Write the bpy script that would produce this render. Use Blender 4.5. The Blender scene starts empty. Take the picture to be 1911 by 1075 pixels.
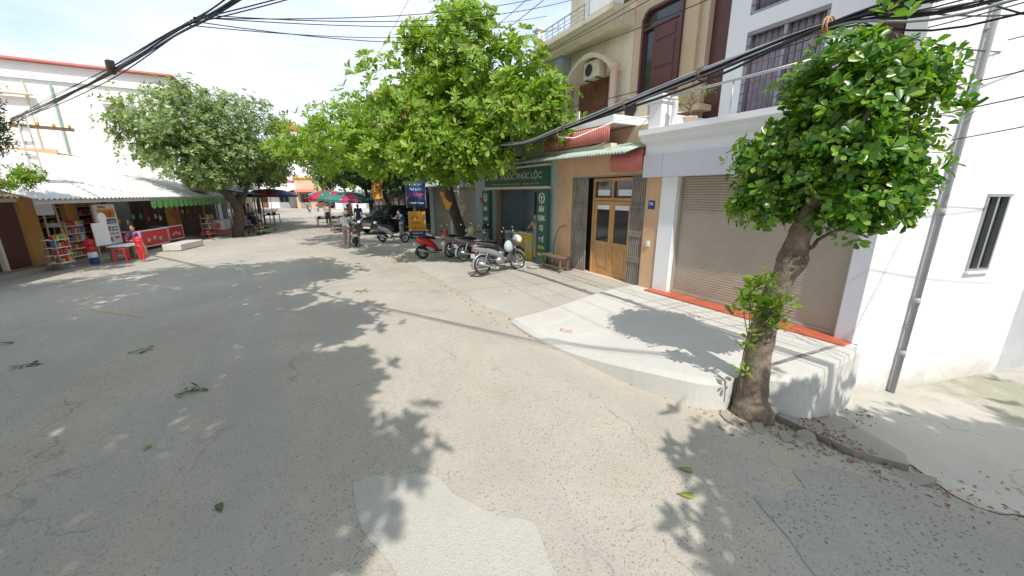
import bpy, math, random
import numpy as np
from mathutils import Vector, Matrix
PI = math.pi
R = math.radians
random.seed(7)
rng = np.random.default_rng(11)
sc = bpy.context.scene
COL = sc.collection

# ------------------------------------------------------------ camera, sky, sun
cd = bpy.data.cameras.new("camera"); cam = bpy.data.objects.new("camera", cd); COL.objects.link(cam)
cam.location = (0, 0, 2.5); cam.rotation_euler = (R(90 - 14.3), 0, R(-29.0))
cd.sensor_width = 36.0; cd.lens = 36.0 * 700.5 / 1911.0
cd.clip_start = 0.05; cd.clip_end = 3000
sc.camera = cam
sc.view_settings.view_transform = 'Standard'; sc.view_settings.look = 'None'
sc.view_settings.gamma = 1.0; sc.view_settings.use_curve_mapping = False
sc.view_settings.exposure = 0.69
SUNV = Vector((-.50, -2.2, 2.75)).normalized()
sun_el = math.asin(SUNV.z); sun_az = math.atan2(SUNV.x, SUNV.y)
w = bpy.data.worlds.new("World"); sc.world = w; w.use_nodes = True
nt = w.node_tree; nt.nodes.clear()
out = nt.nodes.new('ShaderNodeOutputWorld'); bg = nt.nodes.new('ShaderNodeBackground')
sky = nt.nodes.new('ShaderNodeTexSky'); sky.sky_type = 'NISHITA'; sky.sun_disc = False
sky.sun_elevation = sun_el; sky.sun_rotation = sun_az; sky.air_density = 1.1; sky.dust_density = 2.2; sky.ozone_density = 2.0
tc = nt.nodes.new('ShaderNodeTexCoord'); mp = nt.nodes.new('ShaderNodeMapping'); mp.inputs['Scale'].default_value = (1, 1, 3.2)
nz = nt.nodes.new('ShaderNodeTexNoise'); nz.inputs['Scale'].default_value = 2.1; nz.inputs['Detail'].default_value = 7; nz.inputs['Roughness'].default_value = .55
rp = nt.nodes.new('ShaderNodeValToRGB'); rp.color_ramp.elements[0].position = .36; rp.color_ramp.elements[1].position = .60
mx = nt.nodes.new('ShaderNodeMix'); mx.data_type = 'RGBA'
nt.links.new(tc.outputs['Generated'], mp.inputs['Vector']); nt.links.new(mp.outputs[0], nz.inputs['Vector'])
nt.links.new(nz.outputs[0], rp.inputs[0]); nt.links.new(rp.outputs[0], mx.inputs[0])
hzm = nt.nodes.new('ShaderNodeMix'); hzm.data_type = 'RGBA'; hzm.inputs[0].default_value = .75; nt.links.new(sky.outputs[0], hzm.inputs[6]); hzm.inputs[7].default_value = (4.2, 5.15, 6.6, 1)
nt.links.new(hzm.outputs[2], mx.inputs[6]); mx.inputs[7].default_value = (5.5, 5.8, 6.3, 1)
nt.links.new(mx.outputs[2], bg.inputs[0]); bg.inputs[1].default_value = 0.125
nt.links.new(bg.outputs[0], out.inputs[0])
sd = bpy.data.lights.new("sun", 'SUN'); so = bpy.data.objects.new("sun", sd); COL.objects.link(so)
sd.energy = 2.9; sd.angle = R(.5); sd.color = (1, .94, .84)
so.rotation_euler = SUNV.to_track_quat('Z', 'Y').to_euler(); so.location = (0, 0, 40)

# ------------------------------------------------------------ helpers
def S(t):
    t = max(0., min(1., t)); return t * t * (3 - 2 * t)
def lin(r, g, b):
    f = lambda c: ((c / 255 + .055) / 1.055) ** 2.4 if c > 10 else c / 255 / 12.92
    return (f(r), f(g), f(b))
def mtx(o):
    M = o.matrix_basis if False else Matrix.LocRotScale(o.location, o.rotation_euler, o.scale)
    return mtx(o.parent) @ M if o.parent else M
class MB:
    def __init__(s): s.v = []; s.f = []
    def add(s, vs, fs, M=None):
        n = len(s.v)
        s.v += [tuple(M @ Vector(v)) if M else tuple(v) for v in vs]
        s.f += [tuple(i + n for i in f) for f in fs]; return s
    def box(s, x0, x1, y0, y1, z0, z1, M=None):
        return s.add([(x0,y0,z0),(x1,y0,z0),(x1,y1,z0),(x0,y1,z0),(x0,y0,z1),(x1,y0,z1),(x1,y1,z1),(x0,y1,z1)],
                     [(0,3,2,1),(4,5,6,7),(0,1,5,4),(1,2,6,5),(2,3,7,6),(3,0,4,7)], M)
    def tube(s, pts, r, n=8, M=None, squash=1.0, cap=True):
        pts = [Vector(p) for p in pts]; k = len(pts)
        rs = r if isinstance(r, (list, tuple)) else [r] * k
        vs = []; prev = None
        for i, p in enumerate(pts):
            d = (pts[min(i+1,k-1)] - pts[max(i-1,0)])
            if d.length < 1e-9: d = Vector((0,0,1))
            d.normalize()
            if prev is None:
                a = Vector((0,0,1)) if abs(d.z) < .9 else Vector((1,0,0))
                u = d.cross(a).normalized()
            else:
                u = (prev - d * prev.dot(d))
                u = u.normalized() if u.length > 1e-6 else d.orthogonal().normalized()
            prev = u; q = d.cross(u)
            for j in range(n):
                t = 2*PI*j/n; vs.append(p + (u*math.cos(t) + q*math.sin(t)*squash) * rs[i])
        fs = [(i*n+j, i*n+(j+1)%n, (i+1)*n+(j+1)%n, (i+1)*n+j) for i in range(k-1) for j in range(n)]
        if cap: fs += [tuple(reversed(range(n))), tuple((k-1)*n+j for j in range(n))]
        return s.add(vs, fs, M)
    def prism(s, poly, d0, d1, plane='xz', M=None):   # polygon extruded along the third axis
        n = len(poly)
        def mk(a, b, d): return {'xz': (a, d, b), 'yz': (d, a, b), 'xy': (a, b, d)}[plane]
        vs = [mk(a, b, d0) for a, b in poly] + [mk(a, b, d1) for a, b in poly]
        fs = [tuple(reversed(range(n))), tuple(range(n, 2*n))] + [(i, (i+1)%n, n+(i+1)%n, n+i) for i in range(n)]
        return s.add(vs, fs, M)
    def ell(s, c, r, nu=12, nv=8, M=None):
        vs = [(c[0], c[1], c[2]-r[2])]
        for i in range(1, nv):
            a = -PI/2 + PI*i/nv
            for j in range(nu):
                b = 2*PI*j/nu
                vs.append((c[0]+r[0]*math.cos(a)*math.cos(b), c[1]+r[1]*math.cos(a)*math.sin(b), c[2]+r[2]*math.sin(a)))
        vs.append((c[0], c[1], c[2]+r[2])); L = len(vs)-1
        fs = [(0, 1+(j+1)%nu, 1+j) for j in range(nu)]
        for i in range(nv-2):
            for j in range(nu):
                a = 1+i*nu; fs.append((a+j, a+(j+1)%nu, a+nu+(j+1)%nu, a+nu+j))
        a = 1+(nv-2)*nu; fs += [(a+j, a+(j+1)%nu, L) for j in range(nu)]
        return s.add(vs, fs, M)
    def lathe(s, prof, c=(0,0,0), n=20, M=None):      # (r,z) profile round a vertical axis
        vs = [(c[0]+r*math.cos(2*PI*j/n), c[1]+r*math.sin(2*PI*j/n), c[2]+z) for r, z in prof for j in range(n)]
        fs = [(i*n+j, i*n+(j+1)%n, (i+1)*n+(j+1)%n, (i+1)*n+j) for i in range(len(prof)-1) for j in range(n)]
        fs += [tuple(reversed(range(n))), tuple((len(prof)-1)*n+j for j in range(n))]
        return s.add(vs, fs, M)
    def torus(s, c, R0, r, axis='y', n=24, m=8, M=None, wide=1.0):
        vs = []
        for i in range(n):
            a = 2*PI*i/n
            for j in range(m):
                b = 2*PI*j/m; q = R0 + r*math.cos(b); h = r*wide*math.sin(b)
                p = {'y': (q*math.cos(a), h, q*math.sin(a)), 'z': (q*math.cos(a), q*math.sin(a), h), 'x': (h, q*math.cos(a), q*math.sin(a))}[axis]
                vs.append((c[0]+p[0], c[1]+p[1], c[2]+p[2]))
        fs = [(i*m+j, i*m+(j+1)%m, ((i+1)%n)*m+(j+1)%m, ((i+1)%n)*m+j) for i in range(n) for j in range(m)]
        return s.add(vs, fs, M)
    def wall(s, x0, x1, ys, zs, holes, M=None):       # slab in x with rectangular holes (y0,y1,z0,z1)
        Y = sorted(set([ys[0], ys[1]] + [h[i] for h in holes for i in (0,1)])); Z = sorted(set([zs[0], zs[1]] + [h[i] for h in holes for i in (2,3)]))
        Y = [y for y in Y if ys[0] <= y <= ys[1]]; Z = [z for z in Z if zs[0] <= z <= zs[1]]
        for a, b in zip(Y[:-1], Y[1:]):
            run = None
            for c, d in list(zip(Z[:-1], Z[1:])) + [(None, None)]:
                solid = c is not None and not any(h[0] <= a and b <= h[1] and h[2] <= c and d <= h[3] for h in holes)
                if solid: run = (run[0], d) if run else (c, d)
                elif run: s.box(x0, x1, a, b, run[0], run[1], M); run = None
        return s
    def sheet(s, o, u, v, nu, wave, amp, th=.012, M=None):   # corrugated sheet: origin, run vector (corrugated along u), v
        o, u, v = Vector(o), Vector(u), Vector(v); nn = u.cross(v).normalized(); L = u.length; k = int(L/wave*nu)
        vs = []; 
        for i in range(k+1):
            t = i/k; h = amp*math.sin(2*PI*t*L/wave)
            for q in (0, 1):
                p = o + u*t + v*q + nn*h; vs += [p, p + nn*th]
        fs = []
        for i in range(k):
            a = 4*i; b = a+4; fs += [(a, b, b+2, a+2), (a+1, a+3, b+3, b+1), (a, a+1, b+1, b), (a+2, b+2, b+3, a+3)]
        fs += [(0,2,3,1), (4*k, 4*k+1, 4*k+3, 4*k+2)]
        return s.add(vs, fs, M)
    def build(s, name, mat, parent=None, smooth=False, bevel=0, world=False, remesh=0):
        me = bpy.data.meshes.new(name); vs = s.v
        if parent and world:
            I = mtx(parent).inverted(); vs = [tuple(I @ Vector(v)) for v in vs]
        me.from_pydata(vs, [], s.f); me.update()
        me.materials.append(mat)
        if smooth: me.polygons.foreach_set('use_smooth', [True]*len(me.polygons))
        o = bpy.data.objects.new(name, me); COL.objects.link(o)
        if parent: o.parent = parent
        if remesh:
            m = o.modifiers.new('m', 'REMESH'); m.mode = 'VOXEL'; m.voxel_size = remesh; m.use_smooth_shade = True
            m = o.modifiers.new('s', 'SMOOTH'); m.factor = .5; m.iterations = 3
        if bevel:
            m = o.modifiers.new('b', 'BEVEL'); m.width = bevel; m.segments = 2; m.limit_method = 'ANGLE'; m.angle_limit = R(40)
        return o
def tag(o, label=None, cat=None, group=None, kind=None):
    if label: o['label'] = label
    if cat: o['category'] = cat
    if group: o['group'] = group
    if kind: o['kind'] = kind
    return o
def thing(name, label, cat, loc=(0,0,0), rz=0, group=None, tilt=None):
    o = bpy.data.objects.new(name, None); o.empty_display_size = .2; COL.objects.link(o)
    o.location = loc; o.rotation_euler = (tilt[0] if tilt else 0, tilt[1] if tilt else 0, rz)
    return tag(o, label, cat, group)
def dup(o, parent=None, **kw):
    c = o.copy(); COL.objects.link(c)
    if parent: c.parent = parent
    for ch in list(o.children): dup(ch, c)
    if 'loc' in kw: c.location = kw['loc']
    if 'rz' in kw: c.rotation_euler[2] = kw['rz']
    if 'scale' in kw: c.scale = (kw['scale'],)*3
    if 'label' in kw: c['label'] = kw['label']
    return c

# ------------------------------------------------------------ materials
def newmat(name):
    m = bpy.data.materials.new(name); m.use_nodes = True
    return m, m.node_tree, m.node_tree.nodes['Principled BSDF']
def N(nt, t, **k):
    n = nt.nodes.new(t)
    for a, b in k.items(): n.inputs[a].default_value = b
    return n
def mat(name, col, rough=.75, var=.18, vs=2.5, bump=.12, bs=60., met=0, stain=None, sscale=(1,1,1), samt=.5, spec=None, coat=0, emit=None):
    m, nt, b = newmat(name); L = nt.links.new
    tc = nt.nodes.new('ShaderNodeTexCoord')
    n1 = N(nt, 'ShaderNodeTexNoise', Scale=vs, Detail=8, Roughness=.62); L(tc.outputs['Object'], n1.inputs['Vector'])
    mr = N(nt, 'ShaderNodeMapRange'); mr.inputs['From Min'].default_value = .3; mr.inputs['From Max'].default_value = .7
    mr.inputs['To Min'].default_value = 1-var; mr.inputs['To Max'].default_value = 1+var*.6; L(n1.outputs[0], mr.inputs[0])
    mu = nt.nodes.new('ShaderNodeMix'); mu.data_type = 'RGBA'; mu.blend_type = 'MULTIPLY'; mu.inputs[0].default_value = 1
    mu.inputs[6].default_value = (*col, 1); L(mr.outputs[0], mu.inputs[7])
    src = mu.outputs[2]
    if stain:
        mp = nt.nodes.new('ShaderNodeMapping'); mp.inputs['Scale'].default_value = sscale; L(tc.outputs['Object'], mp.inputs[0])
        n2 = N(nt, 'ShaderNodeTexNoise', Scale=1.6, Detail=9, Roughness=.7); L(mp.outputs[0], n2.inputs['Vector'])
        m2 = N(nt, 'ShaderNodeMapRange'); m2.inputs['From Min'].default_value = .52; m2.inputs['From Max'].default_value = .72; m2.inputs['To Max'].default_value = samt; L(n2.outputs[0], m2.inputs[0])
        x = nt.nodes.new('ShaderNodeMix'); x.data_type = 'RGBA'; L(m2.outputs[0], x.inputs[0]); L(src, x.inputs[6]); x.inputs[7].default_value = (*stain, 1); src = x.outputs[2]
    L(src, b.inputs['Base Color'])
    rr = N(nt, 'ShaderNodeMapRange'); rr.inputs['To Min'].default_value = max(.02, rough-.1); rr.inputs['To Max'].default_value = min(1, rough+.1); L(n1.outputs[0], rr.inputs[0]); L(rr.outputs[0], b.inputs['Roughness'])
    b.inputs['Metallic'].default_value = met; b.inputs['Coat Weight'].default_value = coat
    if spec is not None: b.inputs['Specular IOR Level'].default_value = spec
    if bump:
        n3 = N(nt, 'ShaderNodeTexNoise', Scale=bs, Detail=5, Roughness=.6); L(tc.outputs['Object'], n3.inputs['Vector'])
        bp = N(nt, 'ShaderNodeBump', Strength=bump, Distance=.02); L(n3.outputs[0], bp.inputs['Height']); L(bp.outputs[0], b.inputs['Normal'])
    return m
def leafmat(name, cols, rough=.38, trans=.35, spec=.5):
    m, nt, b = newmat(name); L = nt.links.new
    g = nt.nodes.new('ShaderNodeNewGeometry'); r = nt.nodes.new('ShaderNodeValToRGB'); L(g.outputs['Random Per Island'], r.inputs[0])
    el = r.color_ramp.elements; el[0].position = 0; el[0].color = (*cols[0], 1); el[1].position = 1; el[1].color = (*cols[-1], 1)
    for i, c in enumerate(cols[1:-1]):
        e = el.new((i+1)/(len(cols)-1)); e.color = (*c, 1)
    L(r.outputs[0], b.inputs['Base Color']); b.inputs['Roughness'].default_value = rough; b.inputs['Specular IOR Level'].default_value = spec
    t = nt.nodes.new('ShaderNodeBsdfTranslucent'); mxx = nt.nodes.new('ShaderNodeMix'); mxx.data_type = 'RGBA'; mxx.blend_type = 'MULTIPLY'; mxx.inputs[0].default_value = 1
    L(r.outputs[0], mxx.inputs[6]); mxx.inputs[7].default_value = (1.5, 1.5, .6, 1); L(mxx.outputs[2], t.inputs[0])
    ms = nt.nodes.new('ShaderNodeMixShader'); ms.inputs[0].default_value = trans
    L(b.outputs[0], ms.inputs[1]); L(t.outputs[0], ms.inputs[2]); L(ms.outputs[0], nt.nodes['Material Output'].inputs[0])
    return m
def groundmat(name, base, dark, speck=.55, fine=58., patch=.25, tint=(.40,.34,.24), rough=.9, crack=.6, tintamt=.5, spth=.33):
    m, nt, b = newmat(name); L = nt.links.new
    g = nt.nodes.new('ShaderNodeNewGeometry'); P = g.outputs['Position']
    def noise(s, d=6, r=.6, dist=0):
        n = N(nt, 'ShaderNodeTexNoise', Scale=s, Detail=d, Roughness=r, Distortion=dist); L(P, n.inputs['Vector']); return n.outputs[0]
    def mr(src, a, c, lo=0., hi=1.):
        n = N(nt, 'ShaderNodeMapRange'); n.inputs[1].default_value = a; n.inputs[2].default_value = c; n.inputs[3].default_value = lo; n.inputs[4].default_value = hi; L(src, n.inputs[0]); return n.outputs[0]
    def mix(f, a, c, bl='MIX'):
        n = nt.nodes.new('ShaderNodeMix'); n.data_type = 'RGBA'; n.blend_type = bl
        if isinstance(f, float): n.inputs[0].default_value = f
        else: L(f, n.inputs[0])
        for i, q in ((6, a), (7, c)):
            if isinstance(q, tuple): n.inputs[i].default_value = (*q, 1)
            else: L(q, n.inputs[i])
        return n.outputs[2]
    def mul(a, c):
        n = nt.nodes.new('ShaderNodeMath'); n.operation = 'MULTIPLY'
        for i, q in ((0, a), (1, c)):
            if isinstance(q, float): n.inputs[i].default_value = q
            else: L(q, n.inputs[i])
        return n.outputs[0]
    c = mix(mr(noise(.35, 7, .65, .6), .35, .68), base, tuple(q*(1-patch) for q in base))
    c = mix(mul(mr(noise(.8, 8, .7), .5, .75), tintamt), c, tint)
    c = mix(mr(noise(9, 6, .7), .3, .75, 0, .35), c, tuple(q*.7 for q in base))
    v = N(nt, 'ShaderNodeTexVoronoi', Scale=fine); L(P, v.inputs['Vector'])
    vs = mul(mr(v.outputs['Distance'], .12, spth, 1., 0.), mr(noise(3.3, 3), .38, .62, .25, 1.))
    c = mix(mul(vs, speck), c, dark)
    v2 = N(nt, 'ShaderNodeTexVoronoi', Scale=fine*.42); L(P, v2.inputs['Vector'])
    c = mix(mul(mr(v2.outputs['Distance'], .08, .2, 1., 0.), speck*.8), c, dark)
    v4 = N(nt, 'ShaderNodeTexNoise', Scale=fine*2.2, Detail=2); L(P, v4.inputs['Vector'])
    c = mix(mr(v4.outputs[0], .35, .7, 0., .45), c, tuple(q*.62 for q in base))
    if crack:
        wv = nt.nodes.new('ShaderNodeVectorMath'); wv.operation = 'ADD'
        nn = N(nt, 'ShaderNodeTexNoise', Scale=2.2, Detail=6); L(P, nn.inputs['Vector']); L(P, wv.inputs[0])
        sc_ = nt.nodes.new('ShaderNodeVectorMath'); sc_.operation = 'SCALE'; sc_.inputs['Scale'].default_value = .8; L(nn.outputs['Color'], sc_.inputs[0]); L(sc_.outputs[0], wv.inputs[1])
        v3 = N(nt, 'ShaderNodeTexVoronoi', Scale=.33); v3.feature = 'DISTANCE_TO_EDGE'; L(wv.outputs[0], v3.inputs['Vector'])
        c = mix(mul(mul(mr(v3.outputs['Distance'], .001, .006, 1., 0.), mr(noise(.6, 3), .48, .58)), crack), c, tuple(q*.35 for q in base))
    L(c, b.inputs['Base Color']); b.inputs['Roughness'].default_value = rough; b.inputs['Specular IOR Level'].default_value = .25
    bp = N(nt, 'ShaderNodeBump', Strength=.35, Distance=.01); L(v.outputs['Distance'], bp.inputs['Height']); L(bp.outputs[0], b.inputs['Normal'])
    return m
def stripes(name, cols, n, rough=.7, dots=False):     # umbrella gores round z
    m, nt, b = newmat(name); L = nt.links.new
    tc = nt.nodes.new('ShaderNodeTexCoord'); sp = nt.nodes.new('ShaderNodeSeparateXYZ'); L(tc.outputs['Object'], sp.inputs[0])
    at = nt.nodes.new('ShaderNodeMath'); at.operation = 'ARCTAN2'; L(sp.outputs[1], at.inputs[0]); L(sp.outputs[0], at.inputs[1])
    def mth(op, a, v):
        q = nt.nodes.new('ShaderNodeMath'); q.operation = op; L(a, q.inputs[0]); q.inputs[1].default_value = v; return q.outputs[0]
    k = mth('MODULO', mth('ADD', mth('MULTIPLY', at.outputs[0], n/(2*PI)), n*2.0), 2.0)
    g = mth('GREATER_THAN', k, 1.0)
    x = nt.nodes.new('ShaderNodeMix'); x.data_type = 'RGBA'; L(g, x.inputs[0]); x.inputs[6].default_value = (*cols[0], 1); x.inputs[7].default_value = (*cols[1], 1)
    src = x.outputs[2]
    if dots:
        v = N(nt, 'ShaderNodeTexVoronoi', Scale=3.2); L(tc.outputs['Object'], v.inputs[0]); d = mth('LESS_THAN', v.outputs['Distance'], .16)
        y = nt.nodes.new('ShaderNodeMix'); y.data_type = 'RGBA'; L(d, y.inputs[0]); L(src, y.inputs[6]); y.inputs[7].default_value = (.75, .75, .72, 1); src = y.outputs[2]
    L(src, b.inputs['Base Color']); b.inputs['Roughness'].default_value = rough
    return m
def glass(name, col=(.03,.035,.04), rough=.08):
    m, nt, b = newmat(name); b.inputs['Base Color'].default_value = (*col, 1); b.inputs['Roughness'].default_value = rough
    b.inputs['Specular IOR Level'].default_value = .8; return m

def dusty(m):
    nt = m.node_tree; L = nt.links.new; b = nt.nodes['Principled BSDF']; src = b.inputs['Base Color'].links[0].from_socket
    g = nt.nodes.new('ShaderNodeNewGeometry'); sp = nt.nodes.new('ShaderNodeSeparateXYZ'); L(g.outputs['Position'], sp.inputs[0])
    def mth(op, a, v):
        q = nt.nodes.new('ShaderNodeMath'); q.operation = op
        if hasattr(a, 'links'): L(a, q.inputs[0])
        else: q.inputs[0].default_value = a
        if hasattr(v, 'links'): L(v, q.inputs[1])
        else: q.inputs[1].default_value = v
        return q.outputs[0]
    d = mth('ABSOLUTE', mth('SUBTRACT', sp.outputs[0], mth('SUBTRACT', 4.0, mth('MULTIPLY', mth('MINIMUM', sp.outputs[1], 8.0), .11))), 0.)
    n = N(nt, 'ShaderNodeTexNoise', Scale=2.4, Detail=9, Roughness=.75); L(g.outputs['Position'], n.inputs['Vector'])
    v = mth('SUBTRACT', mth('MULTIPLY', n.outputs[0], 1.5), mth('MULTIPLY', d, 1.0))
    r = N(nt, 'ShaderNodeMapRange'); r.inputs[1].default_value = .25; r.inputs[2].default_value = .75; r.inputs[4].default_value = .42; L(v, r.inputs[0])
    x = nt.nodes.new('ShaderNodeMix'); x.data_type = 'RGBA'; L(r.outputs[0], x.inputs[0]); L(src, x.inputs[6]); x.inputs[7].default_value = (.47,.41,.32,1)
    # tyre-worn bands and old oil stains
    mp = nt.nodes.new('ShaderNodeMapping'); mp.inputs['Scale'].default_value = (1.1, .10, 1); L(g.outputs['Position'], mp.inputs[0])
    n2 = N(nt, 'ShaderNodeTexNoise', Scale=1.0, Detail=6, Roughness=.6); L(mp.outputs[0], n2.inputs['Vector'])
    r2 = N(nt, 'ShaderNodeMapRange'); r2.inputs[1].default_value = .48; r2.inputs[2].default_value = .72; r2.inputs[4].default_value = .6; L(n2.outputs[0], r2.inputs[0])
    y = nt.nodes.new('ShaderNodeMix'); y.data_type = 'RGBA'; L(r2.outputs[0], y.inputs[0]); L(x.outputs[2], y.inputs[6]); y.inputs[7].default_value = (.33,.325,.32,1)
    n3 = N(nt, 'ShaderNodeTexNoise', Scale=1.7, Detail=8, Roughness=.8); L(g.outputs['Position'], n3.inputs['Vector'])
    r3 = N(nt, 'ShaderNodeMapRange'); r3.inputs[1].default_value = .64; r3.inputs[2].default_value = .74; r3.inputs[4].default_value = .65; L(n3.outputs[0], r3.inputs[0])
    z = nt.nodes.new('ShaderNodeMix'); z.data_type = 'RGBA'; L(r3.outputs[0], z.inputs[0]); L(y.outputs[2], z.inputs[6]); z.inputs[7].default_value = (.22,.21,.20,1)
    L(z.outputs[2], b.inputs['Base Color']); return m
M_road = groundmat('road_concrete', (.505,.468,.405), (.10,.10,.11), speck=.95, fine=42, patch=.26, tint=(.44,.39,.30), crack=.55)
M_pave = groundmat('pavement_concrete', (.54,.515,.455), (.2,.19,.18), speck=.3, fine=80, patch=.28, tint=(.36,.31,.24), crack=.8)
M_plat = groundmat('new_concrete', (.66,.645,.605), (.35,.34,.31), speck=.2, fine=90, patch=.16, tint=(.46,.42,.36), crack=.3, tintamt=.7)
M_slab = groundmat('worn_slab', (.42,.395,.35), (.12,.12,.12), speck=.35, fine=45, patch=.35, tint=(.26,.23,.17), crack=1.)
M_white = mat('white_plaster', (.80,.80,.80), .8, var=.05, vs=1.2, bump=.12, bs=40, stain=(.58,.57,.54), sscale=(1.6,1.6,.3), samt=.35)
def grime(m, z0, z1, col, amt):
    nt = m.node_tree; L = nt.links.new; b = nt.nodes['Principled BSDF']; src = b.inputs['Base Color'].links[0].from_socket
    g = nt.nodes.new('ShaderNodeNewGeometry'); sp = nt.nodes.new('ShaderNodeSeparateXYZ'); L(g.outputs['Position'], sp.inputs[0])
    n = N(nt, 'ShaderNodeTexNoise', Scale=3.5, Detail=9, Roughness=.75); L(g.outputs['Position'], n.inputs['Vector'])
    a = nt.nodes.new('ShaderNodeMath'); a.operation = 'MULTIPLY_ADD'; L(n.outputs[0], a.inputs[0]); a.inputs[1].default_value = -(z1-z0)*1.6; L(sp.outputs[2], a.inputs[2])
    r = N(nt, 'ShaderNodeMapRange'); r.inputs[1].default_value = z0-(z1-z0)*.75; r.inputs[2].default_value = z0+(z1-z0)*.1; r.inputs[3].default_value = amt; r.inputs[4].default_value = 0; L(a.outputs[0], r.inputs[0])
    x = nt.nodes.new('ShaderNodeMix'); x.data_type = 'RGBA'; L(r.outputs[0], x.inputs[0]); L(src, x.inputs[6]); x.inputs[7].default_value = (*col, 1); L(x.outputs[2], b.inputs['Base Color'])
grime(M_white, -.45, .15, (.42,.39,.33), .8)
M_whitesh = mat('white_paint_trim', (.80,.81,.83), .6, var=.04, bump=.04)
M_lav = mat('lavender_panel_and_shaded_pillar', (.60,.60,.66), .45, var=.04, bump=.02)
M_peach = mat('peach_plaster', (.62,.40,.235), .85, var=.16, vs=1.5, bump=.12, stain=(.38,.27,.19), sscale=(1,1,.3), samt=.5)
M_tan = mat('tan_plaster', (.60,.47,.34), .85, var=.10, vs=1.2, bump=.1, stain=(.38,.30,.24), sscale=(1.5,1.5,.25), samt=.45)
M_tan2 = mat('ochre_plaster', (.55,.42,.27), .85, var=.10, vs=1.2, bump=.1)
M_cream = mat('cream_plaster', (.70,.62,.48), .85, var=.12, vs=1.5, bump=.12, stain=(.36,.30,.22), sscale=(1.5,1.5,.3), samt=.6)
M_pinkcol = mat('pink_column_paint', (.62,.46,.38), .7, var=.06)
M_grn = mat('mint_plaster', (.36,.47,.42), .85, var=.12, vs=1.5, bump=.12, stain=(.20,.25,.22), sscale=(1.5,1.5,.3), samt=.6)
M_grey = mat('grey_plaster', (.42,.43,.44), .85, var=.15, vs=1.2, bump=.15, stain=(.25,.25,.24), sscale=(1,1,.3), samt=.6)
M_greyblue = mat('blue_grey_plaster', (.34,.38,.41), .8, var=.1, bump=.1)
M_shut = mat('beige_shutter', (.40,.345,.275), .6, var=.08, vs=1.5, bump=.03, met=.05, stain=(.33,.28,.22), sscale=(1,2.5,.5), samt=.4)
M_shut2 = mat('brown_shutter', (.33,.285,.23), .55, var=.12, bump=.03)
M_tile = mat('red_tile', (.50,.125,.065), .55, var=.15, bump=.08)
M_redsheet = mat('red_corrugated', (.60,.19,.16), .6, var=.2, vs=3, bump=.05, stain=(.30,.16,.11), sscale=(2,2,.5), samt=.6)
M_grnsheet = mat('green_corrugated', (.36,.47,.40), .6, var=.25, vs=4, bump=.05, stain=(.34,.26,.2), samt=.6)
M_metalroof = mat('zinc_roof', (.58,.58,.575), .6, var=.1, vs=2, bump=.05, met=.1, stain=(.33,.26,.20), samt=.5)
M_wood = mat('varnished_door_wood', (.50,.27,.10), .45, var=.25, vs=3, bump=.06, coat=.15)
M_dwood = mat('dark_door_wood', (.105,.035,.03), .45, var=.2, vs=3, bump=.05)
M_dwood2 = mat('brown_door_wood', (.20,.085,.05), .55, var=.25, vs=4, bump=.06)
M_oldwood = mat('weathered_wood', (.18,.12,.085), .85, var=.35, vs=8, bump=.2)
M_gate = mat('rusty_gate_steel', (.30,.275,.24), .6, var=.25, vs=4, bump=.08, met=.15, stain=(.20,.10,.05), sscale=(3,3,.6), samt=.8)
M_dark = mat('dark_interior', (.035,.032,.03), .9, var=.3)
M_palebluegrn = mat('pale_blue_green_wall', (.42,.52,.54), .9, var=.15)  # pale blue-green of the pharmacy walls, also used for bags and a top
M_black = mat('black_plastic', (.018,.018,.02), .42, var=.15, bump=.03)
M_rub = mat('tyre_rubber', (.025,.025,.027), .85, var=.2, bump=.1)
M_chrome = mat('chrome', (.62,.62,.64), .22, var=.08, met=1, bump=.0)
M_alu = mat('grey_alloy', (.38,.39,.40), .4, var=.12, met=.7, bump=.02)
M_steel = mat('galvanised_steel', (.42,.43,.45), .45, var=.12, met=.6, bump=.03)
M_pipe = mat('grey_pvc_pipe', (.32,.34,.37), .5, var=.08, bump=.02)
M_cable = mat('black_cable', (.012,.012,.018), .5, var=.15, bump=.0)
M_glass = glass('window_glass'); M_mirror = glass('mirror_glass', (.75,.78,.8), .05); M_mirror.node_tree.nodes['Principled BSDF'].inputs['Metallic'].default_value = 1
M_curt = mat('violet_curtain', (.30,.27,.33), .8, var=.3, vs=9, bump=.2)
M_sgreen = mat('green_signboard', (.03,.125,.085), .5, var=.15, bump=.02)
M_swhite = mat('white_lettering', (.75,.75,.70), .6, var=.05, bump=0)
M_spink = mat('faded_lettering', (.52,.46,.40), .6, var=.1, bump=0)
M_syel = mat('yellow_lettering', (.62,.52,.10), .6, var=.05, bump=0)
M_sred = mat('red_lettering', (.62,.06,.04), .6, var=.05, bump=0)
M_sblue = mat('blue_sign', (.015,.05,.24), .5, var=.1, bump=0)
M_soran = mat('orange_sign', (.75,.38,.04), .55, var=.1, bump=0)
M_swh = mat('white_signboard', (.74,.75,.74), .5, var=.06, bump=0)
M_navy = mat('navy_sign', (.012,.02,.09), .5, var=.1, bump=0)
M_red = mat('red_scooter_paint', (.62,.02,.02), .25, var=.06, bump=0, coat=.6)
M_silver = mat('silver_motorbike_paint', (.33,.345,.37), .3, var=.06, bump=0, met=.4, coat=.5)
M_grph = mat('graphite_motorbike_paint', (.11,.115,.125), .32, var=.06, bump=0, met=.4, coat=.5)
M_beige = mat('beige_scooter_paint', (.42,.40,.33), .3, var=.06, bump=0, coat=.5)
M_brown = mat('bronze_scooter_paint', (.17,.125,.08), .35, var=.1, bump=0, coat=.4)
M_seat = mat('black_vinyl_seat', (.02,.02,.02), .55, var=.1, bump=.1)
M_plate = mat('white_number_plate', (.7,.7,.68), .5, var=.05, bump=0)
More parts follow.
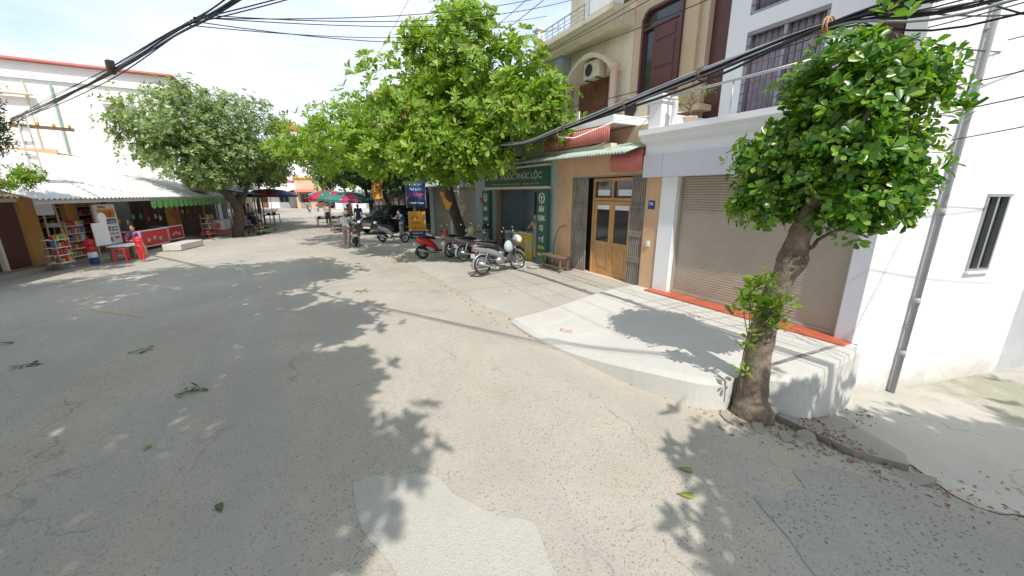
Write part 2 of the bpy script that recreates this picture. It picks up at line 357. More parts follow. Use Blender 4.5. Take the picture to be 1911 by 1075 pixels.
M_amber = mat('red_tail_lens', (.45,.03,.02), .2, var=.05, bump=0)
M_lens = mat('clear_lens', (.7,.72,.75), .1, var=.03, bump=0)
M_skin = mat('skin', (.42,.24,.16), .6, var=.06, bump=.03)
M_hair = mat('black_hair', (.015,.012,.012), .5, var=.2, bump=.1)
M_bark = mat('brown_bark', (.20,.155,.115), .92, var=.6, vs=9, bump=1.0, bs=26, stain=(.36,.34,.28), sscale=(3,3,2), samt=.75)
M_bark2 = mat('dark_bark', (.10,.075,.055), .92, var=.4, vs=5, bump=.8, bs=18)
M_pole = mat('pole_concrete', (.52,.51,.47), .9, var=.2, vs=3, bump=.25, stain=(.3,.28,.25), samt=.5)
M_orangewall = mat('orange_plaster', (.55,.27,.08), .85, var=.14, vs=2, bump=.1, stain=(.35,.2,.1), samt=.5)
M_redbox = mat('red_freezer_paint', (.60,.03,.035), .35, var=.08, bump=0)
M_yelbox = mat('yellow_counter', (.70,.52,.05), .45, var=.1, bump=0)
M_paleyel = mat('pale_yellow_counter', (.60,.55,.33), .5, var=.1, bump=0)
M_green2 = mat('pennant_green', (.16,.42,.12), .6, var=.25, vs=6, bump=0)
M_leafA = leafmat('almond_leaf', [(.09,.18,.02), (.14,.26,.028), (.19,.33,.036), (.21,.37,.042), (.25,.41,.05), (.30,.43,.06), (.34,.32,.07)], .40, .44)
M_leafB = leafmat('jackfruit_leaf', [(.03,.10,.014), (.05,.15,.018), (.075,.21,.02), (.11,.26,.028), (.16,.32,.035), (.26,.38,.05), (.16,.30,.03)], .28, .38, .6)
M_leafC = leafmat('street_tree_leaf', [(.12,.19,.06), (.17,.25,.085), (.23,.32,.11), (.32,.40,.17)], .36, .35)
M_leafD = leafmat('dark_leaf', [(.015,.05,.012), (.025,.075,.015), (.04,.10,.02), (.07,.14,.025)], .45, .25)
M_dry = leafmat('dry_leaf', [(.20,.09,.03), (.30,.15,.06), (.14,.07,.04), (.36,.24,.12)], .7, .1)
M_fallen = leafmat('fallen_green_leaf', [(.22,.30,.04), (.30,.34,.06)], .5, .1)
M_fallend = leafmat('fallen_dark_leaf', [(.05,.11,.03), (.09,.15,.045)], .5, .1)

# ------------------------------------------------------------ lettering
def lettering(parent, s, m, o, xd, zd, width, height, name='lettering', th=.004, bold=.018, world=True):
    c = bpy.data.curves.new('t', 'FONT'); c.body = s; c.extrude = .01; c.offset = bold; c.align_x = 'LEFT'; c.resolution_u = 2
    t = bpy.data.objects.new('t', c); COL.objects.link(t)
    dg = bpy.context.evaluated_depsgraph_get(); dg.update(); me = bpy.data.meshes.new_from_object(t.evaluated_get(dg))
    v = np.empty(len(me.vertices)*3); me.vertices.foreach_get('co', v); v = v.reshape(-1, 3)
    mn, mxv = v.min(0), v.max(0); xd, zd = Vector(xd), Vector(zd); nd = xd.cross(zd)
    if parent is not None and world: I = mtx(parent).inverted()
    else: I = Matrix()
    o = Vector(o)
    for k, vert in enumerate(me.vertices):
        a = (v[k,0]-mn[0])/(mxv[0]-mn[0])*width; b = (v[k,1]-mn[1])/(mxv[1]-mn[1])*height; d = (v[k,2]-mn[2])/max(1e-6, mxv[2]-mn[2])*th
        vert.co = I @ (o + xd*a + zd*b + nd*d)
    me.materials.clear(); me.materials.append(m); me.name = name
    bpy.data.objects.remove(t)
    ob = bpy.data.objects.new(name, me); COL.objects.link(ob)
    if parent is not None: ob.parent = parent
    return ob
XL, ZU = (0,-1,0), (0,0,1)      # text on the street front, read from the road

# ------------------------------------------------------------ foliage
OB = (np.array([(0,0,0),(.5,-.36,.05),(.82,-.40,.04),(1,0,-.03),(.82,.40,.04),(.5,.36,.05),(.6,0,-.02)]), [(0,1,2,6),(6,2,3),(0,6,4,5),(6,3,4)])
DI = (np.array([(0,0,0),(.5,-.42,.06),(1,0,-.04),(.5,.42,.06)]), [(0,1,2),(0,2,3)])
EL = (np.array([(0,0,0),(.4,-.34,.05),(.72,-.28,.02),(1,0,-.06),(.72,.28,.02),(.4,.34,.05)]), [(0,1,2,3),(0,3,4,5)])
def leaves(name, P, D, Nn, Ln, Wn, m, parent=None, tpl=OB):
    T, F = tpl; n = len(P); k = len(T)
    D = D/np.linalg.norm(D, axis=1, keepdims=True); Sd = np.cross(Nn, D); Sd /= (np.linalg.norm(Sd, axis=1, keepdims=True)+1e-9); U = np.cross(D, Sd)
    V = (P[:,None,:] + D[:,None,:]*(T[None,:,0,None]*Ln[:,None,None]) + Sd[:,None,:]*(T[None,:,1,None]*Wn[:,None,None]) + U[:,None,:]*(T[None,:,2,None]*Ln[:,None,None])).reshape(-1,3)
    if parent is not None:
        I = np.array(mtx(parent).inverted()); V = V @ I[:3,:3].T + I[:3,3]
    loops = []; starts = []; tot = []; c = 0
    for f in F: starts.append(c); loops += list(f); tot.append(len(f)); c += len(f)
    loops = (np.array(loops)[None,:] + (np.arange(n)*k)[:,None]).reshape(-1)
    starts = (np.array(starts)[None,:] + (np.arange(n)*c)[:,None]).reshape(-1); tot = np.tile(tot, n)
    me = bpy.data.meshes.new(name); me.vertices.add(len(V)); me.vertices.foreach_set('co', V.astype(np.float32).reshape(-1))
    me.loops.add(len(loops)); me.loops.foreach_set('vertex_index', loops.astype(np.int32))
    me.polygons.add(len(starts)); me.polygons.foreach_set('loop_start', starts.astype(np.int32)); me.polygons.foreach_set('loop_total', tot.astype(np.int32))
    me.update(calc_edges=True); me.validate(); me.materials.append(m)
    o = bpy.data.objects.new(name, me); COL.objects.link(o)
    if parent is not None: o.parent = parent
    return o
def rosettes(C, A, k, L, W, spread=(.9, 1.35), jit=.25, g=None):
    g = g or rng; n = len(C); A = A/np.linalg.norm(A, axis=1, keepdims=True)
    ref = np.where(np.abs(A[:,2:3]) < .9, [[0,0,1.]], [[1.,0,0]]); U = np.cross(A, ref); U /= np.linalg.norm(U, axis=1, keepdims=True); V = np.cross(A, U)
    ph = g.uniform(0, 2*PI, (n,1)) + np.arange(k)[None,:]*2*PI/k*1.0 + g.normal(0, jit, (n,k))
    th = g.uniform(spread[0], spread[1], (n,k))
    D = A[:,None]*np.cos(th)[...,None] + (U[:,None]*np.cos(ph)[...,None] + V[:,None]*np.sin(ph)[...,None])*np.sin(th)[...,None]
    Nn = A[:,None]*np.sin(th)[...,None] - (U[:,None]*np.cos(ph)[...,None] + V[:,None]*np.sin(ph)[...,None])*np.cos(th)[...,None]
    Nn = Nn + g.normal(0, .22, Nn.shape)
    P = np.repeat(C[:,None], k, 1) + D*0.01 + A[:,None]*g.uniform(-.04,.04,(n,k,1))
    ln = L*g.uniform(.65, 1.12, (n,k))*g.uniform(.6,1.15,(n,1)); wd = ln*W/L
    return P.reshape(-1,3), D.reshape(-1,3), Nn.reshape(-1,3), ln.reshape(-1), wd.reshape(-1)
def crown(name, lobes, per, nros, sig, k, L, W, m, parent, seed, tpl=OB, shell=.55, up=.6, flat=.8):
    g = np.random.default_rng(seed); C = []; A = []
    for (cx, cy, cz, rx, ry, rz) in lobes:
        d = g.normal(size=(per,3)); d /= np.linalg.norm(d, axis=1, keepdims=True)
        r = shell + (1-shell)*g.uniform(0,1,(per,1))**.6
        cc = np.array([cx,cy,cz]) + d*r*np.array([rx,ry,rz])
        for q in range(per):
            o = g.normal(0, 1, (nros,3))*np.array([sig,sig,sig*flat]); C.append(cc[q]+o)
            a = d[q]*.7 + o/sig*.35 + np.array([0,0,up]) + g.normal(0,.25,(nros,3)); A.append(a)
    C = np.concatenate(C); A = np.concatenate(A)
    return leaves(name, *rosettes(C, A, k, L, W, g=g), m, parent, tpl), C
def limb(mb, a, b, r0, r1, seed, sag=.12, n=5, sides=7):
    g = random.Random(seed); a, b = Vector(a), Vector(b); pts = []; d = (b-a).length
    for i in range(n+1):
        t = i/n; p = a.lerp(b, t); e = math.sin(PI*t)*d*sag
        pts.append(p + Vector((g.uniform(-1,1)*e, g.uniform(-1,1)*e, g.uniform(-.2,.9)*e)))
    mb.tube(pts, [r0+(r1-r0)*i/n for i in range(n+1)], sides); return pts

def poly0(P, k):
    out = []
    for i in range(len(P)-1):
        p0, p1, p2, p3 = P[max(0,i-1)], P[i], P[i+1], P[min(len(P)-1,i+2)]
        for j in range(k):
            t = j/k; out.append(.5*((2*p1)+(-p0+p2)*t+(2*p0-5*p1+4*p2-p3)*t*t+(-p0+3*p1-3*p2+p3)*t**3))
    return out+[P[-1]]
# ------------------------------------------------------------ ground
def gz(x, y):
    return -.45*S((x-3.95)/2.1)*(1-S((y-3.0)/2.0))
def grid_axis(lo, hi, step, far):
    a = list(np.arange(lo, hi+1e-6, step)); e = step*2; p = hi
    while p < far: p += e; e *= 1.5; a.append(p)
    e = step*2; p = lo
    while p > -far: p -= e; e *= 1.5; a.insert(0, p)
    return a
gx = sorted(set([round(v, 3) for v in grid_axis(-12, 12, .3, 500)] + [round(3.3+.1*i, 3) for i in range(36)])); gy = sorted(set([round(v, 3) for v in grid_axis(-3, 30, .3, 700)] + [round(2.7+.1*i, 3) for i in range(27)]))
mb = MB(); nx = len(gx)
mb.v = [(x, y, gz(x, y)) for y in gy for x in gx]
mb.f = [(j*nx+i, j*nx+i+1, (j+1)*nx+i+1, (j+1)*nx+i) for j in range(len(gy)-1) for i in range(nx-1)]
M_road = dusty(M_road)
tag(mb.build('ground', M_road, smooth=True), kind='structure')

def edge(y):   # road edge on the right
    P = [(5.6,3.42),(7,3.30),(10,3.15),(13,2.98),(16,2.85),(22,2.9),(30,3.0),(60,3.2)]
    for (a, xa), (b, xb) in zip(P[:-1], P[1:]):
        if y <= b: return xa+(xb-xa)*max(0, (y-a))/(b-a)
    return P[-1][1]
def hz(y):
    P = [(5.6,.40),(9,.36),(11,.24),(14,.12),(20,.08),(60,.06)]
    for (a, xa), (b, xb) in zip(P[:-1], P[1:]):
        if y <= b: return xa+(xb-xa)*max(0, (y-a))/(b-a)
    return .06
def pz(x, y):
    e = edge(y); t = (x-e)/(6.6-e); return .02 + (hz(y)-.02)*max(0, min(1.2, t))
mb = MB(); ys = list(np.arange(5.6, 24, .4)) + list(np.arange(24, 62, 3)); K = 12
for y in ys:
    e = edge(y) + .07*math.sin(y*3.1) + .04*math.sin(y*7.7)
    for i in range(K+1):
        x = e + (9.4-e)*i/K; mb.v.append((x, y, (pz(x, y) if i else -.05)))
mb.f = [(j*(K+1)+i, j*(K+1)+i+1, (j+1)*(K+1)+i+1, (j+1)*(K+1)+i) for j in range(len(ys)-1) for i in range(K)]
tag(mb.build('pavement', M_pave, smooth=True), kind='structure')

# new concrete platform before the white house
def ptop(x, y):
    t = max(0, min(1, (x-3.35)/3.2)); a = .12 + .30*S(t*1.1); b = .36 + .07*t
    k = S((4.6-y)/2.2); return a*(1-k) + b*k
out_ = [(3.36,6.05),(3.34,5.3),(3.46,4.3),(3.62,3.2),(3.80,2.62),(3.98,2.36),(4.2,2.25),(4.42,2.30),(4.5,2.28),(4.72,2.02),(4.95,1.86),(5.3,1.82),(6.1,1.84),(6.62,1.90)]
K = 14; rows = []
_P = [Vector((a, b, 0)) for a, b in out_]; out_ = [(q.x, q.y) for q in poly0(_P, 4)]
for (ex, ey) in out_:
    # spokes from the edge to the house front
    ty = 6.0 if ey > 6 else min(5.98, max(2.02, 2.02 + (6.05-2.3)*max(0, (ey-2.25))/(6.05-2.25)))
    if ex > 4.45: ty = 2.02 + (ex-4.45)*0
    tx = 6.62
    rows.append([(ex+(tx-ex)*i/K, ey+(ty-ey)*i/K) for i in range(K+1)])
mb = MB(); W2 = K+3
for r in rows:
    (x0, y0) = r[0]; (x1, y1) = r[1]; dx, dy = x1-x0, y1-y0; l = math.hypot(dx, dy) or 1; ux, uy = dx/l, dy/l
    z = ptop(x0, y0); s_ = .05
    mb.v.append((x0-ux*s_*1.2, y0-uy*s_*1.2, -.5)); mb.v.append((x0-ux*.012, y0-uy*.012, z-.07))
    for i, (x, y) in enumerate(r):
        mb.v.append((x+ux*(.05 if i == 0 else 0), y+uy*(.05 if i == 0 else 0), ptop(x, y)))
for j in range(len(rows)-1):
    for i in range(W2-1): mb.f.append((j*W2+i, j*W2+i+1, (j+1)*W2+i+1, (j+1)*W2+i))
tag(mb.build('raised_pavement', M_plat, smooth=False), kind='structure')
def alleymat():
    m = groundmat('alley_concrete', (.56,.54,.49), (.25,.24,.22), speck=.3, fine=70, patch=.25, tint=(.42,.37,.29), crack=.7)
    nt = m.node_tree; L = nt.links.new; b = nt.nodes['Principled BSDF']; src = b.inputs['Base Color'].links[0].from_socket
    g = nt.nodes.new('ShaderNodeNewGeometry'); d = nt.nodes.new('ShaderNodeVectorMath'); d.operation = 'DISTANCE'; L(g.outputs['Position'], d.inputs[0]); d.inputs[1].default_value = (9.0, .75, -.45)
    n = N(nt, 'ShaderNodeTexNoise', Scale=2.6, Detail=9, Roughness=.75); L(g.outputs['Position'], n.inputs['Vector'])
    a = nt.nodes.new('ShaderNodeMath'); a.operation = 'MULTIPLY_ADD'; L(n.outputs[0], a.inputs[0]); a.inputs[1].default_value = 4.2; L(d.outputs['Value'], a.inputs[2])
    r = N(nt, 'ShaderNodeMapRange'); r.inputs[1].default_value = 2.5; r.inputs[2].default_value = 3.5; r.inputs[3].default_value = .5; r.inputs[4].default_value = 0; L(a.outputs[0], r.inputs[0])
    x = nt.nodes.new('ShaderNodeMix'); x.data_type = 'RGBA'; L(r.outputs[0], x.inputs[0]); L(src, x.inputs[6]); x.inputs[7].default_value = (.16,.17,.07,1); L(x.outputs[2], b.inputs['Base Color'])
    return m
mb = MB(); ga = random.Random(6); nu_, nv_ = 90, 16
for j in range(nv_+1):
    for i in range(nu_+1):
        x = 5.15+.30*math.sin(j*.9)+.15*ga.random()*(i == 0) + (14-5.15)*(i/nu_)**1.3; lo = -.1-.25*(x-5)+.14*math.sin(x*2.3)+.08*math.sin(x*6.1); y = lo+(1.95-lo)*j/nv_
        mb.v.append((x, y, gz(x, y)+.011))
mb.f = [(j*(nu_+1)+i, j*(nu_+1)+i+1, (j+1)*(nu_+1)+i+1, (j+1)*(nu_+1)+i) for j in range(nv_) for i in range(nu_)]
tag(mb.build('alley', alleymat(), smooth=True), kind='structure')
M_wasph = groundmat('worn_asphalt', (.45,.43,.395), (.07,.07,.075), speck=1.0, fine=30, patch=.3, tint=(.38,.34,.27), crack=1., tintamt=.6)
mb = MB(); nu_, nv_ = 90, 16
for i in range(nu_+1):
    x = 2.35+6.8*(i/nu_)**1.2; hi = (1.15-.9*abs(x-4.2) if x > 4.2 else 1.15+.12*(4.2-x) if x > 3.1 else 1.28-1.7*(3.1-x)) + .09*math.sin(x*7)+.05*math.sin(x*19); hi = max(hi, -.55-.1*(x-4)+.1*math.sin(x*5)); lo = -3.2
    for j in range(nv_+1):
        y = hi+(lo-hi)*(j/nv_)**1.5; mb.v.append((x+(.08*math.sin(y*9) if i == 0 else 0), y, gz(x, y)+.006))
mb.f = [(i*(nv_+1)+j, i*(nv_+1)+j+1, (i+1)*(nv_+1)+j+1, (i+1)*(nv_+1)+j) for i in range(nu_) for j in range(nv_)]
tag(mb.build('worn_asphalt', M_wasph, smooth=True), kind='structure')
M_mark = mat('faded_yellow_paint', (.46,.40,.24), .8, var=.3, vs=9)
mb = MB().add([(-4.42,11.68,.006),(-3.19,10.35,.006),(-3.1,10.1,.006),(-4.30,11.38,.006)], [(0,3,2,1)]); tag(mb.build('road_marking', M_mark), kind='structure')
M_blurpatch = groundmat('smooth_blur_patch', (.52,.505,.46), (.2,.2,.2), speck=.45, fine=60, patch=.14, crack=0., tintamt=.2)
PT = poly0([Vector((*p, 0)) for p in ((.12,3.12),(.32,3.13),(.44,3.02),(.62,2.98),(.81,2.81),(.85,2.6),(.93,2.46),(1.09,2.2),(1.26,2.06),(1.3,1.96),(1.22,1.6),(1.2,1.1),(.5,.9),(.22,1.6),(.28,2.1),(.12,2.6),(.12,3.12))], 4)
tag(MB().add([(q.x, q.y, .005) for q in PT], [tuple(range(len(PT)))[::-1]]).build('blur_patch', M_blurpatch), kind='structure')  # added pale sheet standing in for a blurred stretch of road
# cast slab between tree and alley, broken kerb pieces
mb = MB(); sp = [(4.62,1.92),(5.25,1.78),(5.95,1.74),(5.55,1.02),(5.1,.88),(4.62,1.18)]
mb.v = [(x, y, gz(x, y)+.075) for x, y in sp] + [(x, y, gz(x, y)-.1) for x, y in sp]; n = len(sp)
mb.f = [tuple(range(n))[::-1]] + [(i, (i+1) % n, n+(i+1) % n, n+i) for i in range(n)]
tag(mb.build('worn_pavement_slab', M_slab), kind='structure')
mb = MB()
g = random.Random(3)
for (x, y, a, lx, ly) in [(4.12,1.86,.6,.20,.07),(3.98,2.10,1.1,.14,.06),(4.42,1.50,.5,.22,.10),(4.75,.80,-.5,.28,.10),(4.2,1.62,.6,.12,.07)]:
    M = Matrix.Translation((x, y, gz(x, y)-.006)) @ Matrix.Rotation(a, 4, 'Z') @ Matrix.Rotation(-.03, 4, 'X')
    k = 7; mb.prism([(lx*math.cos(2*PI*i/k)*g.uniform(.7,1.1), ly*math.sin(2*PI*i/k)*g.uniform(.7,1.1)) for i in range(k)], -.05, .03, 'xy', M)
tag(mb.build('broken_kerb', M_slab), kind='structure')
# left shop apron
mb = MB(); L_ = [(-30,15.2),(-12,16.6),(-8.3,18.0),(-7.0,19.9),(-5.4,22.9),(-4.2,25.5),(-3.2,30),(-2.6,45),(-2.4,62)]
for x, y in L_:
    mb.v += [(x, y, -.03), (x-.12, y+.06, .05), (x-3, y+1.2, .10), (x-40, y+14, .12)]
mb.f = [(j*4+i, (j+1)*4+i, (j+1)*4+i+1, j*4+i+1) for j in range(len(L_)-1) for i in range(3)]
tag(mb.build('shop_forecourt', M_pave, smooth=False), kind='structure')

# ------------------------------------------------------------ white house with roller shutter (x = 6.6 front)
WH = thing('white_house', 'white three storey house with beige roller shutter and red tiled threshold', 'house', (6.6, 2.0, 0))
Dx, Dy = .967, -.255
def ow(s, d, z):   # oblique side wall: s along the wall, d outwards
    return (6.6 + Dx*s - .255*d, 2.0 + Dy*s - .967*d, z)
mb = MB()
# side wall (prism footprint) up to the roof with a window hole
fp = [(6.6,2.0), (6.6+Dx*3.46, 2.0+Dy*3.46), (10.2, 5.72), (8.0,5.72), (8.0,5.4), (6.92,5.4), (6.92,2.3), (6.6,2.3)]
Mow = Matrix(((Dx, .255, 0, 6.6), (Dy, .967, 0, 2.0), (0,0,1,0), (0,0,0,1)))   # local x along the wall, y inwards
def obox(mb, s0, s1, d0, d1, z0, z1): mb.box(s0, s1, d0, d1, z0, z1, Mow)
for (a, b, c, d) in [(0, 1.92, -.6, 9.6), (2.41, 3.46, -.6, 9.6)]: obox(mb, a, b, 0, .22, c, d)
obox(mb, 1.92, 2.41, 0, .22, -.6, 1.37); obox(mb, 1.92, 2.41, 0, .22, 2.48, 9.6)
mb.build('wall', M_white, WH, world=True)
mb = MB(); mb.box(6.92, 7.1, 2.1, 5.4, .3, 2.8); mb.box(9.8, 10.0, 1.6, 5.9, 0, 9.6); mb.box(8.3, 10, 5.73, 5.9, 3.3, 9.6)
mb.build('inner_wall', M_white, WH, world=True)
mb = MB(); mb.box(6.602, 6.95, 2.0, 2.22, .3, 2.82); mb.build('pillar', M_lav, WH, world=True, bevel=.01)  # white pillar whose shade is put into its lavender colour
mb = MB(); mb.box(6.58, 6.95, 5.14, 5.52, .25, 2.82); mb.build('pillar', M_whitesh, WH, world=True, bevel=.01)
# shutter with real slats
mb = MB(); zz = .445; pr = []
while zz < 2.79:
    dd = 1. if zz > 2.12 else .28
    pr += [(6.74, zz), (6.74-.016*dd, zz+.012), (6.74-.018*dd, zz+.030), (6.74-.005*dd, zz+.044)]; zz += .048
pr += [(6.74, 2.79)]; 
n = len(pr); mb.v = [(x, 2.26, z) for x, z in pr] + [(x, 5.10, z) for x, z in pr] + [(6.78, 2.26, .445), (6.78, 5.1, .445), (6.78, 2.26, 2.79), (6.78, 5.1, 2.79)]
mb.f = [(i, i+1, n+i+1, n+i) for i in range(n-1)] + [(2*n, 2*n+2, 2*n+3, 2*n+1)]
sh = mb.build('roller_shutter', M_shut, WH, world=True, smooth=False)
mb = MB().box(6.70, 6.76, 2.26, 5.1, .432, .50); mb.build('bottom_rail', M_shut, sh, world=True, bevel=.006)
mb = MB().box(6.695, 6.70, 3.55, 3.75, .45, .48); mb.build('handle', M_alu, sh, world=True)
mb = MB().box(6.685, 6.75, 2.20, 2.26, .43, 2.8); mb.build('shutter_guide', M_shut, WH, world=True); mb = MB().box(6.685, 6.75, 5.1, 5.14, .43, 2.8); mb.build('shutter_guide', M_shut, WH, world=True)
mb = MB().box(6.36, 6.98, 2.0, 5.54, .425, .452); mb.build('threshold', M_tile, WH, world=True, bevel=.005)
mb = MB().box(6.38, 6.95, 1.93, 5.52, .30, .43); mb.build('step', M_whitesh, WH, world=True)
mb = MB().box(6.42, 6.95, 2.0, 5.42, 2.80, 3.24).box(6.42, 6.95, 5.425, 5.90, 2.80, 3.24); mb.build('fascia', M_lav, WH, world=True, bevel=.006)
mb = MB().box(6.46, 6.95, 2.0, 5.9, 3.243, 3.47); mb.prism([(6.46,3.46),(6.34,3.52),(6.34,3.58),(6.26,3.62),(6.26,3.72),(8.0,3.72),(8.0,3.46)], 1.98, 5.95, 'xz')
mb.build('cornice', M_whitesh, WH, world=True)
mb = MB().box(6.95, 9.9, 2.2, 5.72, 3.48, 3.70); mb.build('floor_slab', M_whitesh, WH, world=True)
# balcony: corner pillar, low end wall, rail
mb = MB().box(6.36, 6.66, 5.50, 5.80, 3.722, 4.20).box(6.32, 6.70, 5.46, 5.84, 4.20, 4.26).box(6.29, 6.73, 5.43, 5.87, 4.26, 4.33)
mb.build('balcony_pillar', M_whitesh, WH, world=True, bevel=.01)
mb = MB()
mb.lathe([(.05,0),(.07,.03),(.04,.08),(.035,.2),(.06,.3),(.045,.42),(.07,.46)], (6.5, 5.30, 3.722), 12); mb.build('baluster', M_whitesh, WH, world=True, smooth=True)
mb = MB().tube([(6.5,5.46,4.29),(6.5,2.95,4.29)], .022, 8)
for y in (2.97, 4.2): mb.tube([(6.5,y,3.72),(6.5,y,4.29)], .014, 6)
mb.build('balcony_rail', M_steel, WH, world=True, smooth=True)
mb = MB().box(6.75, 7.98, 5.56, 5.72, 3.722, 4.02); mb.build('balcony_end_wall', M_whitesh, WH, world=True)
# upper front at x = 8 with barred windows
mb = MB().wall(8.0, 8.25, (1.7, 5.42), (3.722, 9.6), [(3.66,5.02,3.9,5.50), (3.66,5.02,5.78,7.3), (2.3,3.0,3.73,5.6), (2.0,3.3,6.0,7.4)]); mb.build('wall', M_whitesh, WH, world=True)
for z0, z1 in ((3.9,5.5), (5.78,7.3)):
    mb = MB().box(8.03, 8.09, 3.66, 3.72, z0, z1).box(8.03, 8.09, 4.96, 5.02, z0, z1).box(8.03, 8.09, 3.72, 4.96, z1-.06, z1).box(8.03, 8.09, 3.72, 4.96, z0, z0+.06).box(8.035, 8.085, 4.31, 4.37, z0+.06, z1-.06)
    f = mb.build('window', M_pipe, WH, world=True)
    mb = MB(); mb.box(8.12, 8.13, 3.68, 5.0, z0, z1); mb.build('pane', M_glass, f, world=True)
    mb = MB().sheet((8.11, 3.70, z0+.05), (0,1.28,0), (0,0,z1-z0-.1), 8, .11, .012, .004); mb.build('curtain', M_curt, f, world=True, smooth=True)
    mb = MB()
    for z in np.arange(z0+.16, z1, .17): mb.box(8.008, 8.016, 3.66, 5.02, z, z+.012)
    mb.build('window_bars', M_dwood2, f, world=True)
mb = MB().box(8.08, 8.14, 2.3, 3.0, 3.73, 5.6)
for y in (2.36, 2.70): mb.box(8.06, 8.08, y, y+.26, 3.85, 4.6).box(8.06, 8.08, y, y+.26, 4.68, 5.5)
mb.build('balcony_door', M_dwood, WH, world=True, bevel=.006)
mb = MB().box(8.05, 8.12, 2.0, 3.3, 6.0, 7.4); mb.build('upper_shutter', M_dwood, WH, world=True)
# side wall fittings
mb = MB(); mb.tube([ow(.97,.06,-.45), ow(.97,.06,9.5)], .036, 12)
for z in (.15, .95, 2.2, 3.6, 5.0): mb.tube([ow(.97,.06,z), ow(.97,.06,z+.10)], .043, 12)
for z in (.6, 2.8, 4.4): mb.box(.93, 1.01, -.06, 0, z, z+.02, Mow)
mb.build('drainpipe', M_pipe, WH, world=True, smooth=True)
mb = MB().box(1.92,2.41,-.035,.04,2.44,2.48,Mow).box(1.92,2.41,-.02,.04,1.37,1.405,Mow).box(1.92,1.955,-.02,.04,1.405,2.44,Mow).box(2.375,2.41,-.02,.04,1.405,2.44,Mow).box(2.145,2.185,-.015,.045,1.405,2.44,Mow)
f = mb.build('window', M_alu, WH, world=True); mb = MB().box(1.95,2.38,.05,.06,1.4,2.45,Mow); mb.build('pane', M_glass, f, world=True)
mb = MB().box(1.90,2.43,-.06,0,1.34,1.368,Mow); mb.build('sill', M_whitesh, f, world=True)
mb = MB().box(2.9,3.25,-.03,.0,4.0,4.7,Mow); f = mb.build('window', M_greyblue, WH, world=True); mb = MB().box(2.94,3.21,-.036,-.031,4.05,4.65,Mow); mb.build('pane', M_glass, f, world=True)
mb = MB().box(6.5, 10.4, .9, 5.9, 9.6, 9.75); mb.build('roof', M_whitesh, WH, world=True)

GN = thing('grey_house', 'plain grey house behind the white side wall at the right edge', 'house', (12, .8, -.45))
mb = MB().box(3.47, 9.5, .02, .25, -.6, 8.2, Mow); mb.build('wall', M_grey, GN, world=True)  # grey wall carrying on from the end of the white one
mb = MB().box(5.4, 6.3, -.02, .02, -.45, 1.7, Mow); d = mb.build('door', M_steel, GN, world=True); mb = MB().box(5.5,5.53,-.06,-.02,.5,.75,Mow); mb.build('handle', M_black, d, world=True)

# potted bonsai on the balcony
def potted(name, label, loc, s, seed, m=M_leafC):
    t = thing(name, label, 'plant', loc)
    mb = MB().lathe([(.11*s,0),(.16*s,.16*s),(.18*s,.17*s),(.18*s,.2*s),(.14*s,.2*s),(.13*s,.18*s)], n=16); mb.build('pot', M_pinkcol, t, smooth=True)
    mb = MB(); g = random.Random(seed); C = []
    mb.tube([(0,0,.15*s),(.02,.02,.4*s),(-.02,.03,.6*s)], [.022,.018,.012], 6)
    for i in range(9):
        a = g.uniform(0,2*PI); p = (.32*s*math.cos(a), .32*s*math.sin(a), g.uniform(.55,.85)*s); mb.tube([(0,.02,.35*s+.03*i*s), p], [.008,.003], 5); C.append(p)
    mb.build('stem', M_bark, t, smooth=True)
    C = np.repeat(np.array(C), 12, 0) + np.random.default_rng(seed).normal(0,.09*s,(108,3)); C += np.array(t.location)
    leaves('foliage', *rosettes(C, np.array([[0,0,1.]])+rng.normal(0,.4,C.shape), 4, .05, .02), m, t, DI)
    return t
potted('potted_bonsai', 'feathery potted tree standing on the white balcony by the corner pillar', (6.62, 5.05, 3.722), .75, 4)

# ------------------------------------------------------------ tan house number 74 (ground y 5.55-9.2, upper storeys y 5.75-8)
PH = thing('peach_house', 'peach fronted house with varnished double door and rusty folding gates', 'house', (6.6, 7.4, .3))
mb = MB().wall(6.6, 6.85, (5.54, 9.2), (.2, 3.45), [(5.92, 8.50, .2, 2.90)]); mb.build('wall', M_peach, PH, world=True)
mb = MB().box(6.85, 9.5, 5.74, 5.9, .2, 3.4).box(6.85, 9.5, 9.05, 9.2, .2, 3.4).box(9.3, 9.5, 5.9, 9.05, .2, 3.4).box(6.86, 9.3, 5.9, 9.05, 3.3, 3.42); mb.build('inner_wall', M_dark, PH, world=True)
mb = MB().box(6.55, 7.0, 5.9, 8.52, .34, .40); mb.build('door_step', M_pinkcol, PH, world=True, bevel=.01)
for (a, b) in ((5.94, 6.34), (7.88, 8.47)):     # concertina gates
    mb = MB(); k = 14
    for i in range(k+1):
        y = a+(b-a)*i/k; x = 6.62+.03*(i % 2); mb.box(x, x+.022, y-.010, y+.010, .40, 2.86)
    for i in range(k):
        y = a+(b-a)*i/k; x0 = 6.63+.03*(i % 2); x1 = 6.63+.03*((i+1) % 2); mb.prism([(x0,y),(x1,y+(b-a)/k),(x1+.006,y+(b-a)/k),(x0+.006,y)], .42, 2.84, 'xy')
    for i in range(0, k, 2):
        for z in (.9, 1.5, 2.1):
            y = a+(b-a)*i/k; mb.tube([(6.614,y,z),(6.614,y+2*(b-a)/k,z+.16)], .006, 4).tube([(6.61,y,z+.16),(6.61,y+2*(b-a)/k,z)], .006, 4)
    mb.build('folding_gate', M_gate, PH, world=True)
mb = MB().box(6.60, 6.66, 5.93, 8.49, 2.86, 2.90); mb.build('gate_track', M_gate, PH, world=True)
